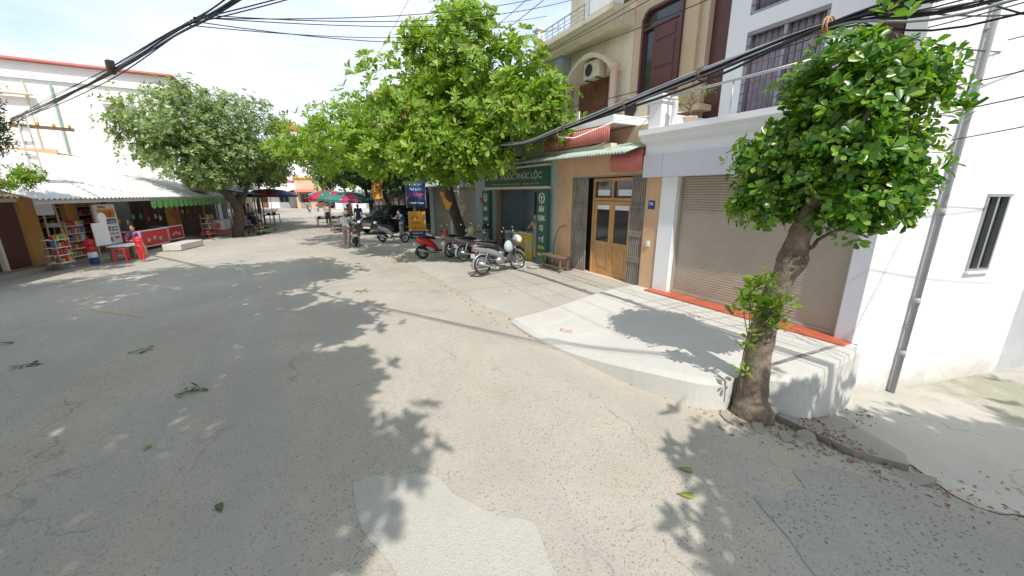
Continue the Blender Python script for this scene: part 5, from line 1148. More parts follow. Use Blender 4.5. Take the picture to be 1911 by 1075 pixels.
# trees overhead and behind the viewer whose shade lies on the road
ol = [(x+g.uniform(-.3,.3), y+g.uniform(-.3,.3), 7.7+g.uniform(-.3,.4), 1.75, 1.75, .8) for x in (-12,-9.6,-7.3,-5.0,-2.9) for y in (-5.0,-2.7,-.4,1.9,4.2,6.4,8.4)]
ol += [(g.uniform(-7,-2.4), g.uniform(-5,5), 7.4+g.uniform(-.2,.3), 1.5, 1.5, .6) for _ in range(16)]
ol += [(-1.2,2.1,7.6,1.0,1.0,.6),(-1.7,-2.4,7.6,1.1,1.2,.6),(-1.5,-.6,7.7,.8,.8,.5),(-1.3,6.6,8.3,1.1,1.1,.5),(-1.6,8.4,8.4,1.1,1.1,.5)]
def over(label, base, lobes, seed):
    t = tree('almond_tree', label, base, group='almond trees shading the road')
    mb = MB(); mb.tube([(base[0],base[1],-.1),(base[0]+.2,base[1]+.1,3),(base[0]+.3,base[1]+.2,6)], [.32,.26,.2], 10); mb.build('trunk', M_bark, t, world=True, smooth=True)
    mb = MB()
    for i, l in enumerate(lobes): limb(mb, (base[0]+.2+.03*i, base[1]+.1, 5.4), l[:3], .10, .025, seed+i)
    mb.build('branches', M_bark, t, world=True, smooth=True)
    crown('foliage', lobes, 34, 11, .28, 7, .29, .17, M_leafA, t, seed, tpl=DI, shell=.15, up=1.1)
over('tall almond tree arching overhead whose leaf tips hang at the upper left', (-10.5, .5, 0), [l for l in ol if l[0] < -4], 61)
over('almond tree behind the viewer reaching over the middle of the road', (-5.5, -5.5, 0), [l for l in ol if l[0] >= -4], 67)
over('almond tree behind the viewer shading the alley mouth at lower right', (6.5, -6.2, 0), [(2.35,-3.3,4.8,.9,.8,.6),(3.6,-2.9,4.6,.9,.8,.6),(5.0,-3.7,4.8,1.1,.9,.6),(6.5,-4.6,4.8,1.2,1.0,.6),(3.4,-4.5,4.9,1.2,1.1,.6),(5.4,-4.9,5,1.4,1.2,.7),(1.9,-4.6,4.9,.8,1.0,.6),(8.0,-5.3,5,1.2,1.2,.7),(4.3,-3.4,4.7,.9,.9,.5),(3.0,-2.7,4.7,.8,.7,.5),(4.1,-2.8,4.7,.7,.6,.5),(4.8,-4.4,4.7,1,1,.5),(3.6,-3.9,4.5,.9,.9,.5),(5.6,-4.0,4.6,.9,.8,.5),(2.8,-3.9,4.8,.8,.8,.5),(4.4,-5.4,4.9,1.1,1.1,.6),(3.0,-5.7,4.9,1,1,.6),(6.4,-6.0,5,1.3,1.2,.6)], 71)

# ------------------------------------------------------------ motorbikes (x forward, ground at z = 0)
def wheel(parent, x, Rw, wd, rimm, spokes=7):
    wl = MB().torus((x,0,Rw), Rw-wd*.5, wd*.5, 'y', 30, 10, wide=.9).build('wheel', M_rub, parent, smooth=True)
    mb = MB().torus((x,0,Rw), Rw-wd-.012, .016, 'y', 28, 6)
    for k in range(spokes):
        a = 2*PI*k/spokes; mb.tube([(x,0,Rw),(x+(Rw-wd-.01)*math.cos(a),0,Rw+(Rw-wd-.01)*math.sin(a))], [.022,.012] if spokes < 10 else [.004,.003], 5)
    mb.lathe([(.05,-.05),(.06,-.03),(.06,.03),(.05,.05)], n=14, M=Matrix.Translation((x,0,Rw)) @ Matrix.Rotation(PI/2,4,'X'))
    mb.build('rim', rimm, wl, smooth=True); return wl
def arc(cx, cz, r, a0, a1, wd, th, n=12):
    mb = MB(); vs = []
    for i in range(n+1):
        a = R(a0+(a1-a0)*i/n); c, s = math.cos(a), math.sin(a); w2 = wd*(.75+.25*math.sin(PI*i/n))
        vs += [(cx+r*c,-w2,cz+r*s-.02), (cx+(r+th)*c,-w2*.6,cz+(r+th)*s), (cx+(r+th)*c,w2*.6,cz+(r+th)*s), (cx+r*c,w2,cz+r*s-.02)]
    fs = [(4*i+j, 4*i+(j+1)%4, 4*i+4+(j+1)%4, 4*i+4+j) for i in range(n) for j in range(4)] + [(3,2,1,0), (4*n,4*n+1,4*n+2,4*n+3)]
    mb.add(vs, fs); return mb
def bike(label, loc, rz, m, kind='scooter', m2=None, lean=R(-8), basket=False, grp='motorbikes parked along the pavement'):
    m2 = m2 or M_black; sc_ = kind == 'scooter'
    t = thing('motor_scooter' if sc_ else 'motorbike', label, 'scooter' if sc_ else 'motorbike', loc, rz, grp, tilt=(lean, 0))
    Rw = .235 if sc_ else .285; wd = .085 if sc_ else .06; xb, xf = -.60, .64
    rimm = M_alu; wheel(t, xb, Rw, wd, rimm, 6 if sc_ else 24); wheel(t, xf, Rw, wd*.9, M_chrome if not sc_ else rimm, 6 if sc_ else 24)
    if sc_:
        MB().tube(poly([(-.80,0,.74),(-.66,0,.70),(-.38,0,.60),(-.12,0,.44),(.0,0,.30)],4), [.05+.10*math.sin(PI*min(1,.15+i/18)) for i in range(17)], 14, squash=.95).build('body', m, t, smooth=True)
        MB().box(-.12,.42,-.15,.15,.25,.31).build('footboard', M_black, t, bevel=.02)
        MB().tube(poly([(.36,0,.26),(.44,0,.45),(.46,0,.68),(.40,0,.86)],4), [.13+.05*math.sin(PI*i/12) for i in range(13)], 14, squash=.32).build('leg_shield', m, t, smooth=True)
        MB().tube(poly([(-.72,0,.80),(-.45,0,.80),(-.20,0,.77),(-.04,0,.72)],4), [.09,.11,.125,.13,.13,.13,.125,.12,.115,.11,.10,.08,.05], 12, squash=.5).build('seat', M_seat, t, smooth=True)
    else:
        MB().tube(poly([(-.86,0,.80),(-.60,0,.72),(-.30,0,.64),(-.02,0,.52),(.14,0,.42)],4), [.03+.08*math.sin(PI*min(1,.12+i/20)) for i in range(17)], 12, squash=.9).build('body', m, t, smooth=True)
        mb = MB()
        for s_ in (-1,1): mb.prism([(.08,.34),(.28,.30),(.50,.60),(.42,.80),(.30,.78),(.26,.55)], s_*.13-.02, s_*.13+.02, 'xz')
        mb.build('leg_shield', m2, t, bevel=.02)
        MB().tube([(-.05,0,.50),(.2,0,.42),(.42,0,.72)], [.05,.05,.045], 8).build('frame', M_black, t, smooth=True)
        MB().tube(poly([(-.70,0,.83),(-.45,0,.81),(-.20,0,.77),(.0,0,.74)],4), [.06,.09,.11,.12,.12,.12,.12,.12,.115,.11,.10,.08,.05], 12, squash=.45).build('seat', M_seat, t, smooth=True)
        MB().ell((.02,0,.36),(.18,.10,.12),12,8).tube([(.1,0,.36),(.26,0,.40)], [.07,.06], 10).build('engine', M_alu, t, smooth=True)
        MB().tube([(-.55,.06,.30),(-.1,.06,.30)], .05, 8, squash=.6).build('chain_case', M_black, t, smooth=True)
        mb = MB()
        for s_ in (-1,1): mb.tube([(-.60,s_*.10,.30),(-.46,s_*.10,.62)], [.022,.03], 8)
        mb.build('shock_absorber', M_chrome, t)
    MB().ell((-.50,.11 if sc_ else 0,.27),(.20,.07,.11),12,8).build('engine_case', M_black if sc_ else M_alu, t, smooth=True) if sc_ else None
    MB().tube([(.0,-.12,.20),(-.3,-.13,.22),(-.45,-.15,.26),(-.82,-.16,.36)], [.02,.025,.05,.045], 10).build('exhaust', M_alu if sc_ else M_chrome, t, smooth=True)
    arc(xf, Rw, Rw+.02, 25, 165, .065, .025).build('front_fender', m, t, smooth=True)
    arc(xb, Rw, Rw+.03, 55, 195, .075, .02).build('rear_fender', M_black if sc_ else m, t, smooth=True)
    for s_ in (-1,1): MB().tube([(xf,s_*.075,Rw),(.50,s_*.07,.62)], [.022,.02], 8).build('fork', M_alu, t, smooth=True)
    MB().tube([(.48,0,.60),(.36,0,.96)], [.035,.03], 8).tube([(.30,-.33,.99),(.34,-.16,.985),(.38,0,.96),(.34,.16,.985),(.30,.33,.99)], .014, 8).build('handlebar', M_black, t, smooth=True)
    for s_ in (-1,1): MB().tube([(.30,s_*.24,.99),(.295,s_*.35,.992)], .019, 8).build('grip', M_rub, t)
    MB().ell((.40,0,.94),(.10,.13,.09),14,8).build('handlebar_cover', m if kind != 'dark' else m2, t, smooth=True)
    MB().ell((.475,0,.945),(.04,.08,.05),12,8).build('headlight', M_lens, t, smooth=True)
    for s_ in (-1,1):
        mr_ = MB().tube([(.34,s_*.2,.99),(.36,s_*.26,1.16)], .007, 6).ell((.36,s_*.29,1.20),(.018,.065,.045),12,8).build('mirror', M_black, t, smooth=True)
        MB().ell((.350,s_*.29,1.20),(.014,.056,.037),12,8).build('mirror_glass', M_mirror, mr_, smooth=True)
    MB().ell((-.86,0,.72),(.04,.09,.04),12,8).build('tail_light', M_amber, t, smooth=True)
    MB().box(-.90,-.885,-.095,.095,.50,.63).build('number_plate', M_plate, t)
    MB().tube([(-.62,-.12,.84),(-.88,-.11,.86),(-.90,0,.86),(-.88,.11,.86),(-.62,.12,.84)], .012, 6).build('grab_rail', M_alu, t, smooth=True)
    MB().tube([(-.05,.10,.24),(-.10,.26,.02 if lean else .0)], .012, 6).build('kickstand', M_alu, t)
    if basket: MB().ell((.42,0,.72),(.12,.14,.14),10,8).build('front_bag', M_palebluegrn, t, smooth=True)
    return t
def P_(x, y, dz=0): return (x, y, pz(x, y)+dz)
bike('red step-through scooter with upright white mirror, leftmost of the group by the tree', P_(4.45,13.85,.01), R(4), M_red)
bike('silver and black motorbike behind the nearest one, with helmet on its mirror', P_(5.45,12.35,.01), R(10), M_silver, 'bike', M_silver)
bike('nearest grey and silver motorbike with white helmet hung on its handlebar', P_(5.02,9.75,.01), R(6), M_silver, 'dark', M_grph)
bike('dark motorbike parked between the nearest one and the pharmacy counter', P_(5.55,10.75,.01), R(2), M_grph, 'bike', M_black)
bike('pale motorbike with plastic bag at the foot of the big tree', P_(5.35,13.6,.01), R(20), M_beige, 'bike', M_beige, basket=True)
bike('beige scooter parked alone before the dark car', P_(3.95,19.5,.01), R(-40), M_beige)
bike('bronze scooter pushed by the person in white helmet', (2.25,19.7,0), R(80), M_brown, lean=0)
bike('small motorbike far down the road left of the red one', (1.1,56,0), R(95), M_grph, 'bike', M_black)
bike('small red motorbike far down the road', (2.2,58,0), R(85), M_red, 'bike', M_black)
bike('motorbike parked among the left market stalls', (-3.1,31.5,.06), R(40), M_grph, 'bike', M_black)
def helmet(label, loc, m, rz=0, tilt=0):
    o = MB().lathe([(.13,0),(.14,.03),(.135,.09),(.10,.15),(.05,.175),(.005,.18)], n=18).tube([(.10,0,.05),(.19,0,.03)], [.09,.06], 10, squash=.12).build('helmet', m, smooth=True)
    o.location = loc; o.rotation_euler = (tilt,.2,rz); return tag(o, label, 'helmet')
helmet('white half helmet hung on the handlebar of the nearest motorbike', (5.42,9.52,1.13), M_swh, 1, .5)
helmet('black half helmet resting on the silver motorbike handlebar', (5.80,12.4,1.25), M_black, .5, -.3)
o = MB().ell((0,0,0),(.16,.12,.18),12,8).build('plastic_bag', M_palebluegrn, smooth=True); o.location = (5.3,9.75,.95); tag(o, 'dark bag hanging before the seat of the nearest motorbike', 'bag')
o = MB().ell((0,0,0),(.17,.14,.2),10,7).build('plastic_bag', M_paleyel, smooth=True); o.location = (5.72,13.5,1.05); tag(o, 'pale green plastic bag hanging on the motorbike by the tree', 'bag')

# ------------------------------------------------------------ people
def person(label, loc, rz, J, shirt, pants, hairm=M_hair, hat=None, sleeve=.5, skirt=False, child=1.0, hair='short'):
    t = thing('person', label, 'person', loc, rz); t.scale = (child,)*3
    V = {k: Vector(v) for k, v in J.items()}
    b = MB(); h = V['head']; nk = V['neck']
    fw = V.get('face', Vector((1,0,0))).normalized()
    b.ell(h, (.088,.078,.112), 14, 10).ell(h+fw*.02+Vector((0,0,-.055)), (.062,.055,.065), 12, 8).tube([nk, h-Vector((0,0,.06))], [.055,.052], 10)
    b.ell(h+fw*.092+Vector((0,0,-.015)), (.016,.013,.026), 8, 6)
    side = Vector((-fw.y, fw.x, 0))
    for s in (-1,1): b.ell(h+side*.078*s+Vector((0,0,-.01)), (.014,.012,.03), 8, 6)
    b.tube([V['pelvis'], V['pelvis'].lerp(V['chest'],.5), V['chest'], nk], [.135,.115,.145,.06], 14, squash=.78)
    for s in 'LR':
        b.tube([V['chest']+Vector((0,0,.06)), V['sh'+s]], [.07,.058], 8).tube([V['sh'+s], V['el'+s], V['wr'+s]], [.052,.040,.026], 10)
        hd = (V['wr'+s]-V['el'+s]).normalized(); pl = V['wr'+s]+hd*.05
        b.ell(pl, (.042,.032,.032), 10, 7)
        sv = hd.cross(Vector((0,0,1))); sv = sv.normalized() if sv.length > .1 else Vector((0,1,0))
        for i in range(4):
            q = pl+sv*(i-1.5)*.019+hd*.02; b.tube([q, q+hd*(.045+.008*(i in (1,2))), q+hd*.07+Vector((0,0,-.018))], [.010,.0095,.008], 6)
        b.tube([pl-sv*.028, pl-sv*.05+hd*.03, pl-sv*.05+hd*.055], [.012,.010,.009], 6)
        b.tube([V['hip'+s], V['kn'+s], V['an'+s]], [.085,.058,.036], 10)
        f = V['an'+s]; td = V.get('toe', Vector((1,0,0))); b.tube([f-td*.05+Vector((0,0,-.03)), f+td*.08+Vector((0,0,-.05)), f+td*.17+Vector((0,0,-.055))], [.035,.035,.022], 8, squash=.7)
    b.build('body', M_skin, t, remesh=.009)
    c = MB(); c.tube([V['pelvis']-Vector((0,0,.04)), V['pelvis'].lerp(V['chest'],.5), V['chest']+Vector((0,0,.03)), nk-Vector((0,0,.02))], [.165,.145,.168,.075], 14, squash=.82)
    for s in 'LR':
        e = V['sh'+s].lerp(V['el'+s], min(1, sleeve*1.6)); c.tube([V['chest']+Vector((0,0,.07)), V['sh'+s], e], [.09,.078,.068], 10)
        if sleeve > .7: c.tube([V['el'+s], V['wr'+s]], [.065,.045], 10)
    c.build('shirt', shirt, t, remesh=.014)
    c = MB()
    c.ell(V['pelvis'], (.155,.165,.12), 12, 8)
    for s in 'LR':
        if skirt: c.tube([V['hip'+s], V['kn'+s], V['kn'+s].lerp(V['an'+s],.15)], [.11,.095,.09], 10)
        else: c.tube([V['hip'+s], V['kn'+s], V['kn'+s].lerp(V['an'+s],.9)], [.105,.082,.062], 10)
    c.build('trousers' if not skirt else 'shorts', pants, t, remesh=.014)
    c = MB(); c.ell(h-fw*.022+Vector((0,0,.035)), (.092,.088,.098), 14, 9)
    if hair == 'long': c.tube([h-fw*.05, h-fw*.08-Vector((0,0,.2))], [.07,.03], 8)
    c.build('hair', hairm, t, remesh=.012)
    if hat:
        hh = MB().lathe([(.125,0),(.135,.03),(.13,.09),(.10,.145),(.05,.17),(.005,.175)], n=18, M=Matrix.Translation(h+Vector((0,0,.01)))).build('helmet' if hat is M_swh else 'hat', hat, t, smooth=True)
    return t
stand = dict(head=(.02,0,1.54), neck=(0,0,1.40), chest=(0,0,1.22), pelvis=(0,0,.92), shL=(0,.18,1.36), elL=(.02,.24,1.08), wrL=(.10,.24,.86), shR=(0,-.18,1.36), elR=(.02,-.24,1.08), wrR=(.10,-.24,.86), hipL=(0,.09,.88), knL=(.03,.10,.48), anL=(0,.11,.09), hipR=(0,-.09,.88), knR=(.03,-.10,.48), anR=(0,-.11,.09))
push = dict(stand); push.update(head=(.14,0,1.50), neck=(.10,0,1.37), chest=(.06,0,1.20), shL=(.08,.18,1.33), shR=(.08,-.18,1.33), elL=(.24,.20,1.12), wrL=(.44,.12,1.02), elR=(.22,-.30,1.12), wrR=(.42,-.42,1.02), knL=(.10,.10,.50), anL=(.12,.11,.09), anR=(-.16,-.10,.09), knR=(-.02,-.10,.48))
M_wshirt = mat('white_shirt_cloth', (.66,.68,.74), .85, var=.12, vs=6, bump=.1); M_pink = mat('pink_trouser_cloth', (.42,.30,.32), .85, var=.3, vs=7, bump=.1)
M_bshirt = mat('blue_shirt_cloth', (.08,.17,.36), .85, var=.2, bump=.1); M_dk = mat('dark_cloth', (.03,.03,.04), .85, var=.2, bump=.1); M_purp = mat('mauve_cloth', (.35,.16,.32), .85, var=.35, vs=8, bump=.1); M_beigec = mat('beige_cloth', (.48,.40,.34), .85, var=.15, bump=.1)
person('person in white shirt and pale helmet walking beside the bronze scooter', (1.80,19.3,0), R(78), push, M_wshirt, M_pink, hat=M_swh, sleeve=.9)
lean_ = dict(stand); lean_.update(head=(.20,0,1.42), neck=(.14,0,1.30), chest=(.08,0,1.14), shL=(.12,.17,1.26), shR=(.12,-.17,1.26), elL=(.30,.22,1.10), wrL=(.50,.10,1.12), elR=(.30,-.22,1.10), wrR=(.50,-.10,1.12))
person('person in blue shirt behind the beige scooter', P_(4.75,20.7), R(200), lean_, M_bshirt, M_dk)
person('older person in pale sleeveless top leaning on the bright yellow counter', (6.90,10.62,.24), R(86), lean_, M_beigec, M_beigec, hairm=M_grey, sleeve=.05)
person('person in dark green top sitting behind the yellow counter', (7.62,11.35,.24), R(195), lean_, M_palebluegrn, M_dk, sleeve=.5, child=.95)
sit = dict(head=(.08,0,1.12), neck=(.02,0,.98), chest=(0,0,.80), pelvis=(-.05,0,.50), shL=(.02,.17,.94), elL=(.16,.22,.72), wrL=(.36,.12,.68), shR=(.02,-.17,.94), elR=(.16,-.22,.72), wrR=(.36,-.10,.68), hipL=(0,.10,.49), knL=(.40,.13,.50), anL=(.42,.13,.09), hipR=(0,-.10,.49), knR=(.40,-.13,.50), anR=(.42,-.13,.09))
person('woman in mauve clothes seated on the brown box at the low white table', local(0, 2.3, -1.1, .03), SR+PI, sit, M_purp, M_beigec, sleeve=.9)
person('child in red trousers standing by the red stools and the pole', local(0, .78, -2.0, .03), SR-.3, stand, M_redbox, M_redbox, child=.62)
person('market seller in blue seated under the left tree beside the produce', (-2.9, 27.0, .06), R(-40), sit, M_bshirt, M_dk, child=.92)
person('seated buyer in dark clothes at the left market stalls', (-2.75, 30.3, .06), R(150), sit, M_dk, M_dk, child=.95)
person('person in pale shirt standing under the blue tarpaulin', (-3.2, 33.2, .06), R(-60), stand, M_wshirt, M_dk)
person('person in orange shirt standing under the right umbrella', (2.9, 28.6, .05), R(-120), stand, M_peach, M_dk)
person('person in blue standing beside the red and green umbrella', (3.5, 28.2, .05), R(-100), stand, M_bshirt, M_bshirt)
person('person in pale shirt far behind the red umbrella', (1.9, 33.5, .03), R(-90), stand, M_beigec, M_dk)

# ------------------------------------------------------------ dark car
CR = thing('parked_car', 'dark blue van with big side window parked beneath the trees', 'car', P_(5.0, 25.0), R(-142))
M_car = mat('dark_blue_car_paint', (.012,.02,.028), .22, var=.06, bump=0, coat=.7)
MB().prism([(-2.1,.32),(2.05,.32),(2.12,.55),(2.08,.80),(1.35,.98),(-2.1,1.02),(-2.15,.7)], -.82, .82, 'xz').build('body', M_car, CR, bevel=.08)
mb = MB(); mb.add([(1.30,-.78,.96),(1.30,.78,.96),(.55,.66,1.66),(.55,-.66,1.66),(-2.05,-.78,.96),(-2.05,.78,.96),(-1.9,.66,1.68),(-1.9,-.66,1.68)], [(0,1,2,3),(4,7,6,5),(0,3,7,4),(1,5,6,2),(3,2,6,7),(0,4,5,1)])
cb = mb.build('cabin', M_car, CR, bevel=.05)
mb = MB()
for s in (-1,1):
    def q(x, z): t_ = (z-.96)/.70; return (x, s*(.79-.12*t_+.004), z)
    for (a, b, c, d) in (((1.08,1.03),(.30,1.03),(.30,1.56),(.60,1.56)), ((.22,1.03),(-.85,1.03),(-.85,1.58),(.22,1.58)), ((-.93,1.03),(-1.9,1.03),(-1.8,1.58),(-.93,1.58))):
        mb.add([q(*a), q(*b), q(*c), q(*d)], [(0,1,2,3)])
mb.build('side_window', M_glass, CR); MB().add([(1.262,-.70,1.01),(1.262,.70,1.01),(.60,.60,1.625),(.60,-.60,1.625)], [(0,1,2,3)]).build('windscreen', M_glass, CR)
for x in (-1.35,1.35):
    for s in (-1,1):
        wl = MB().torus((x,s*.76,.32), .23, .09, 'y', 26, 10).build('wheel', M_rub, CR, smooth=True); MB().lathe([(.17,-.02),(.18,.02),(.05,.04)], n=20, M=Matrix.Translation((x,s*.80,.32)) @ Matrix.Rotation(-s*PI/2,4,'X')).build('rim', M_alu, wl, smooth=True)
for s in (-1,1):
    MB().ell((2.04,s*.62,.72),(.08,.17,.10),12,8).build('headlight', M_lens, CR, smooth=True); MB().ell((1.02,s*.92,1.05),(.07,.12,.09),10,7).build('mirror', M_car, CR, smooth=True)
MB().box(2.09,2.13,-.35,.35,.55,.72).build('grille', M_chrome, CR); MB().box(2.12,2.14,-.25,.25,.38,.48).build('number_plate', M_plate, CR)

# ------------------------------------------------------------ umbrellas and stalls
def umbrella(label, loc, r, h, m, tilt=(0,0)):
    t = thing('market_umbrella', label, 'umbrella', loc, .3, tilt=tilt, group='market umbrellas'); o = MB()
    n = 8; vs = [(0,0,h)]; 
    for (q, z) in ((.5, h-.16), (1.0, h-.50), (1.0, h-.66)):
        for j in range(n*2):
            a = 2*PI*j/(n*2); k = q*r*(1 if j % 2 == 0 else .955); vs.append((k*math.cos(a), k*math.sin(a), z-(0 if j%2==0 else -.03)))
    N2 = n*2; fs = [(0,1+j,1+(j+1)%N2) for j in range(N2)] + [(1+i*N2+j, 1+(i+1)*N2+j, 1+(i+1)*N2+(j+1)%N2, 1+i*N2+(j+1)%N2) for i in range(2) for j in range(N2)]
    c = MB().add(vs, fs).build('canopy', m, t)
    mo = c.modifiers.new('s','SOLIDIFY'); mo.thickness = .006
    mb = MB().tube([(0,0,0),(0,0,h)], .02, 8)
    for j in range(n): a = 2*PI*j/n; mb.tube([(0,0,h-.03),(r*.98*math.cos(a),r*.98*math.sin(a),h-.52)], .006, 4)
    mb.build('pole', M_steel, t); return t
u1 = stripes('green_magenta_canvas', ((.02,.19,.16), (.36,.05,.12)), 8, dots=True); u2 = stripes('red_green_canvas', ((.42,.02,.03), (.02,.16,.12)), 8, dots=True); u3 = stripes('blue_red_canvas', ((.02,.04,.13), (.22,.02,.02)), 8); u4 = stripes('pale_blue_canvas', ((.05,.12,.30), (.5,.55,.6)), 8)
umbrella('green and magenta market umbrella nearest the dark car', (2.85,27.2,.0), 1.6, 2.55, u1, (.05,.02))
umbrella('red and green umbrella behind the magenta one', (1.95,30.5,.0), 1.55, 2.65, u2, (0,-.06))
umbrella('blue and dark red umbrella over the left market stalls', (-1.9,35.5,.05), 2.0, 2.75, u3)
umbrella('pale blue umbrella far down the right of the street', (2.6,43,.05), 1.8, 2.7, u4)
def stall(label, loc, rz, L, W_, h, tm, items, seed, gl):
    t = thing('market_stall', label, 'stall', loc, rz)
    MB().box(-L/2,L/2,-W_/2,W_/2,h,h+.04).build('table_top', tm, t); 
    for i in (-L/2+.05,L/2-.05):
        for j in (-W_/2+.05,W_/2-.05): MB().box(i-.025,i+.025,j-.025,j+.025,0,h).build('leg', M_oldwood, t)
    g = random.Random(seed)
    for k in range(items):
        lx, ly = g.uniform(-L/2+.2,L/2-.2), g.uniform(-W_/2+.15,W_/2-.15); m = (M_green2, M_redbox, M_soran, M_sgreen, M_paleyel)[k % 5]
        p = Matrix.LocRotScale(Vector(loc), Matrix.Rotation(rz,3,'Z').to_quaternion(), Vector((1,1,1))) @ Vector((-L/2+.2+(L-.4)*k/max(1,items-1), ly*.5, h+.04))
        o = MB().lathe([(.10,0),(.15,.06),(.14,.06),(.02,.03)], n=14).build('basket', M_oldwood, smooth=True); o.location = p
        tag(o, f'{("first","second","third","fourth","fifth","sixth")[k]} {gl}', 'basket'); o['group'] = 'produce baskets on the stalls'
        c = MB()
        for q_ in range(9): c.ell((g.uniform(-.08,.08),g.uniform(-.08,.08),.08+g.uniform(0,.05)), (.045,.045,.04), 8, 6)
        c = c.build('produce', m, smooth=True); c.location = p; tag(c, f'heap of produce in the {("first","second","third","fourth","fifth","sixth")[k]} {gl}', 'produce', kind='stuff')
    return t
stall('low stall with baskets beneath the green and magenta umbrella', (2.6,26.6,.05), .2, 2.0, .8, .55, M_oldwood, 5, 1, 'basket from the left on the stall beneath the magenta umbrella')
stall('stall beneath the red umbrella', (1.9,31,.03), .1, 1.8, .8, .6, M_oldwood, 4, 2, 'basket from the left on the stall beneath the red umbrella')
stall('low vegetable stall spread at the edge of the road under the left tree', (-2.2,28.2,.05), R(70), 2.0, .8, .18, M_green2, 5, 3, 'basket from the near end of the vegetable stall')
stall('stall table under the blue tarpaulin', (-3.3,32.0,.08), R(80), 2.4, .9, .7, M_oldwood, 6, 4, 'basket from the near end under the blue tarpaulin')
stall('far stall beneath the blue and red umbrella', (-2.0,35.8,.06), R(80), 1.8, .8, .7, M_oldwood, 4, 5, 'basket from the near end of the far left stall')
TP = thing('tarpaulin_shelter', 'blue grey tarpaulin shelter on poles behind the left tree', 'shelter', (-4.2, 31, 0))
M_tarp = mat('blue_tarpaulin', (.10,.16,.24), .6, var=.25, bump=.1)
mb = MB(); nn_ = 12
for j in range(nn_+1):
    for i in range(nn_+1):
        u, v = i/nn_, j/nn_; mb.v.append((-5.3+3.0*u, 28.6+6*v, 3.1-.75*u-.18*math.sin(PI*v*2)**2*math.sin(PI*u)))
mb.f = [(j*(nn_+1)+i, j*(nn_+1)+i+1, (j+1)*(nn_+1)+i+1, (j+1)*(nn_+1)+i) for j in range(nn_) for i in range(nn_)]
c = mb.build('tarpaulin', M_tarp, TP, world=True, smooth=True); mo = c.modifiers.new('s','SOLIDIFY'); mo.thickness = .01
for x in (-5.2,-2.4):
    for y in (28.7,31.6,34.5): MB().tube([(x,y,0),(x,y,3.1 if x < -4 else 2.35)], .035, 7).build('pole', M_oldwood, TP, world=True)
MB().box(-5.42,-5.34,28.8,34.8,0,2.9).build('back_panel', M_oldwood, TP, world=True)
o = MB()
CT = thing('handcart', 'red wooden handcart with big wheels before the tarpaulin shelter', 'cart', (-4.35, 27.9, .07), R(70))
MB().box(-.8,.8,-.4,.4,.42,.50).box(-.8,.8,-.42,-.38,.50,.72).box(-.8,.8,.38,.42,.50,.72).box(-.82,-.78,-.42,.42,.50,.72).build('bed', M_redsheet, CT)
for s in (-1,1):
    wl = MB().torus((0,s*.47,.30), .27, .025, 'y', 24, 6).build('wheel', M_rub, CT, smooth=True); mb = MB()
    for k in range(10): a = PI*2*k/10; mb.tube([(0,s*.47,.30),(.26*math.cos(a),s*.47,.30+.26*math.sin(a))], .008, 4)
    mb.build('spokes', M_steel, wl)
MB().tube([(.8,-.3,.46),(1.5,-.3,.55)], .02, 6).tube([(.8,.3,.46),(1.5,.3,.55)], .02, 6).build('shafts', M_oldwood, CT)

# ------------------------------------------------------------ fallen leaves, litter, small plants
def fallen(label, x, y, L, a, m, z=None):
    z = (gz(x, y) if z is None else z)+.008
    P = np.array([(0,0,0.)]); o = leaves('fallen_leaf', P, np.array([[1.,0,.05]]), np.array([[0,0,1.]]), np.array([L]), np.array([L*.55]), m, None, OB)
    o.location = (x, y, z); o.rotation_euler = (0,0,a); mo = o.modifiers.new('s','SOLIDIFY'); mo.thickness = .002
    return tag(o, label, 'leaf', 'fallen leaves on the road')
fallen('yellow green fallen leaf on bright concrete, farther of the lower pair', 2.80,1.86,.13,-.9,M_fallen)
fallen('larger yellow green fallen leaf on bright concrete, nearer of the lower pair', 2.52,1.66,.15,-.8,M_fallen)
fallen('small yellow fallen leaf in the shade left of centre', -1.65,4.59,.10,1.2,M_fallen)
fallen('dull green fallen leaf in the shade at bottom centre', -.84,3.30,.13,1.9,M_fallend)
def twig(label, x, y, n, seed, s=.3):
    t = thing('fallen_twig', label, 'twig', (x, y, gz(x, y)+.01), group='leafy twigs fallen on the road'); g = np.random.default_rng(seed)
    MB().tube([(-s,0,.005),(0,.02,.02),(s,-.03,.005)], .006, 5).build('stem', M_bark, t)
    C = np.array([[g.uniform(-s,s), g.uniform(-.05,.05), .02] for _ in range(n)])+np.array(t.location)
    leaves('leaves', C, g.normal(0,1,(n,3))*[1,1,.15], np.array([[0,0,1.]])+g.normal(0,.2,(n,3)), g.uniform(.09,.15,n), g.uniform(.045,.07,n), M_fallend, t, OB); return t
twig('leafy twig on the shaded road at far left', -3.79,7.95,5,1,.16); twig('leafy twig in the shade near the road centre', -2.5,7.87,4,2,.12)
twig('largest leafy twig on the shaded road, closest to the camera', -1.5,5.8,8,3,.17); twig('pale leafy twig on the sunlit road beyond the shade', 1.09,10.13,5,4,.15); twig('leafy twig at the far left edge of the road', -4.7,9.4,5,5,.16)
gl = np.random.default_rng(77); Pn = []
def scat(n, fx, fy, s):
    for _ in range(n):
        t = gl.uniform(); x, y = fx(t)+gl.normal(0,s), fy(t)+gl.normal(0,s); Pn.append((x, y))
scat(140, lambda t: 3.45+.5*t, lambda t: 5.6-3.2*t, .09); scat(240, lambda t: 4.1+.9*t, lambda t: 1.9-.7*t, .20); scat(120, lambda t: 4.9+1.6*t, lambda t: 1.75-.15*t, .07)
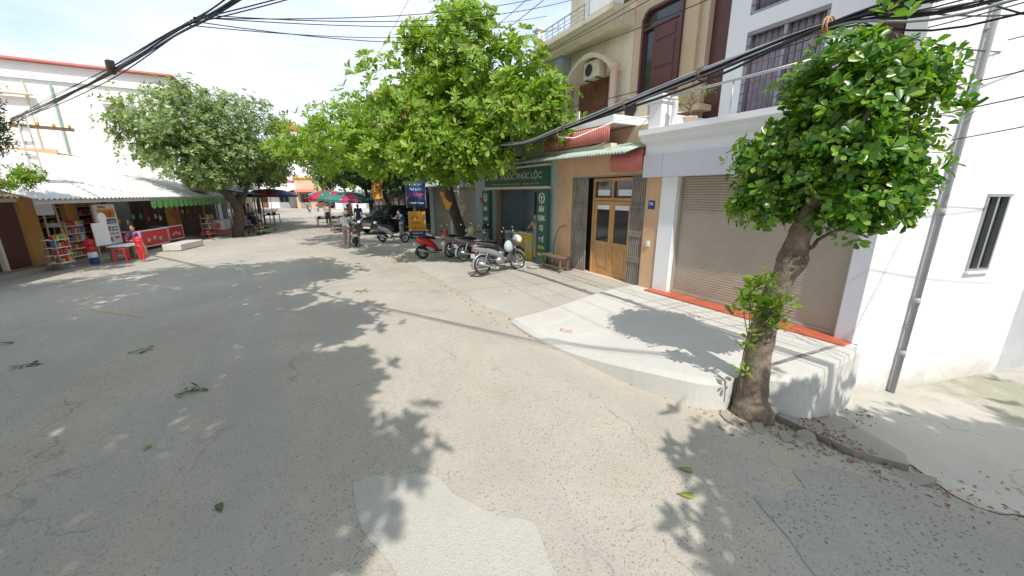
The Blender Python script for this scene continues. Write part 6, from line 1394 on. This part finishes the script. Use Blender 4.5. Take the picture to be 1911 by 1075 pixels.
scat(90, lambda t: 3.2+.1*t, lambda t: 6.2+6*t, .15); scat(120, lambda t: 4.4+1.6*t, lambda t: .9-.8*t, .25)
def lz(x, y):
    return gz(x, y)+.012+ (.07 if (4.62 < x < 5.6 and 1.1 < y < 1.8) else 0)
P = np.array([(x, y, lz(x, y)) for x, y in Pn]); n = len(P)
D = gl.normal(0,1,(n,3)); D[:,2] *= .12
o = leaves('leaf_litter', P, D, np.array([[0,0,1.]])+gl.normal(0,.3,(n,3)), gl.uniform(.02,.075,n), gl.uniform(.012,.04,n), M_dry, None, OB); tag(o, 'brown dry leaves and crumbs along the kerb and around the tree foot', 'leaf litter', kind='stuff')
# grit along the kerb
mb = MB(); g = random.Random(8)
for _ in range(700):
    t = g.random(); c = g.random()
    x, y = (3.40+.55*t+g.gauss(0,.10), 5.8-3.4*t+g.gauss(0,.12)) if c < .5 else (4.0+1.6*t+g.gauss(0,.2), 1.9-1.7*t+g.gauss(0,.2)); r = g.uniform(.004,.016)
    mb.ell((x, y, gz(x, y)+r*.4), (r, r*g.uniform(.7,1.2), r*.7), 5, 4)
o = mb.build('grit', M_slab); tag(o, 'grit and small stones lying along the broken kerb', 'grit', kind='stuff')
# thin weeds at the pavement crack by the motorbikes
WD = thing('weed_clump', 'dry shrubby weed clump at the road edge before the red scooter', 'plant', (2.95, 13.9, .02)); gg = np.random.default_rng(4)
mb = MB()
for k in range(14): a = gg.uniform(0,2*PI); mb.tube([(0,0,0),(.25*math.cos(a),.25*math.sin(a),gg.uniform(.12,.35))], [.008,.003], 4)
mb.build('stems', M_oldwood, WD)
C = gg.normal(0,.16,(50,3))*[1.2,1.2,.4]+[0,0,.2]; C += np.array(WD.location); leaves('leaves', *rosettes(C, np.array([[0,0,1.]])+gg.normal(0,.5,C.shape), 3, .07, .035), M_dry, WD, DI)
# red paint mark on the platform
pm = lettering(None, 'ĐN/600', M_sred, (3.72, 4.98, .175), (.55,-.83,0), (.75,.5,.33), .22, .05, 'painted_mark', .002, bold=0); pm.rotation_euler = (0,0,0)
tag(pm, 'small red painted marking on the new concrete near the kerb', 'marking')
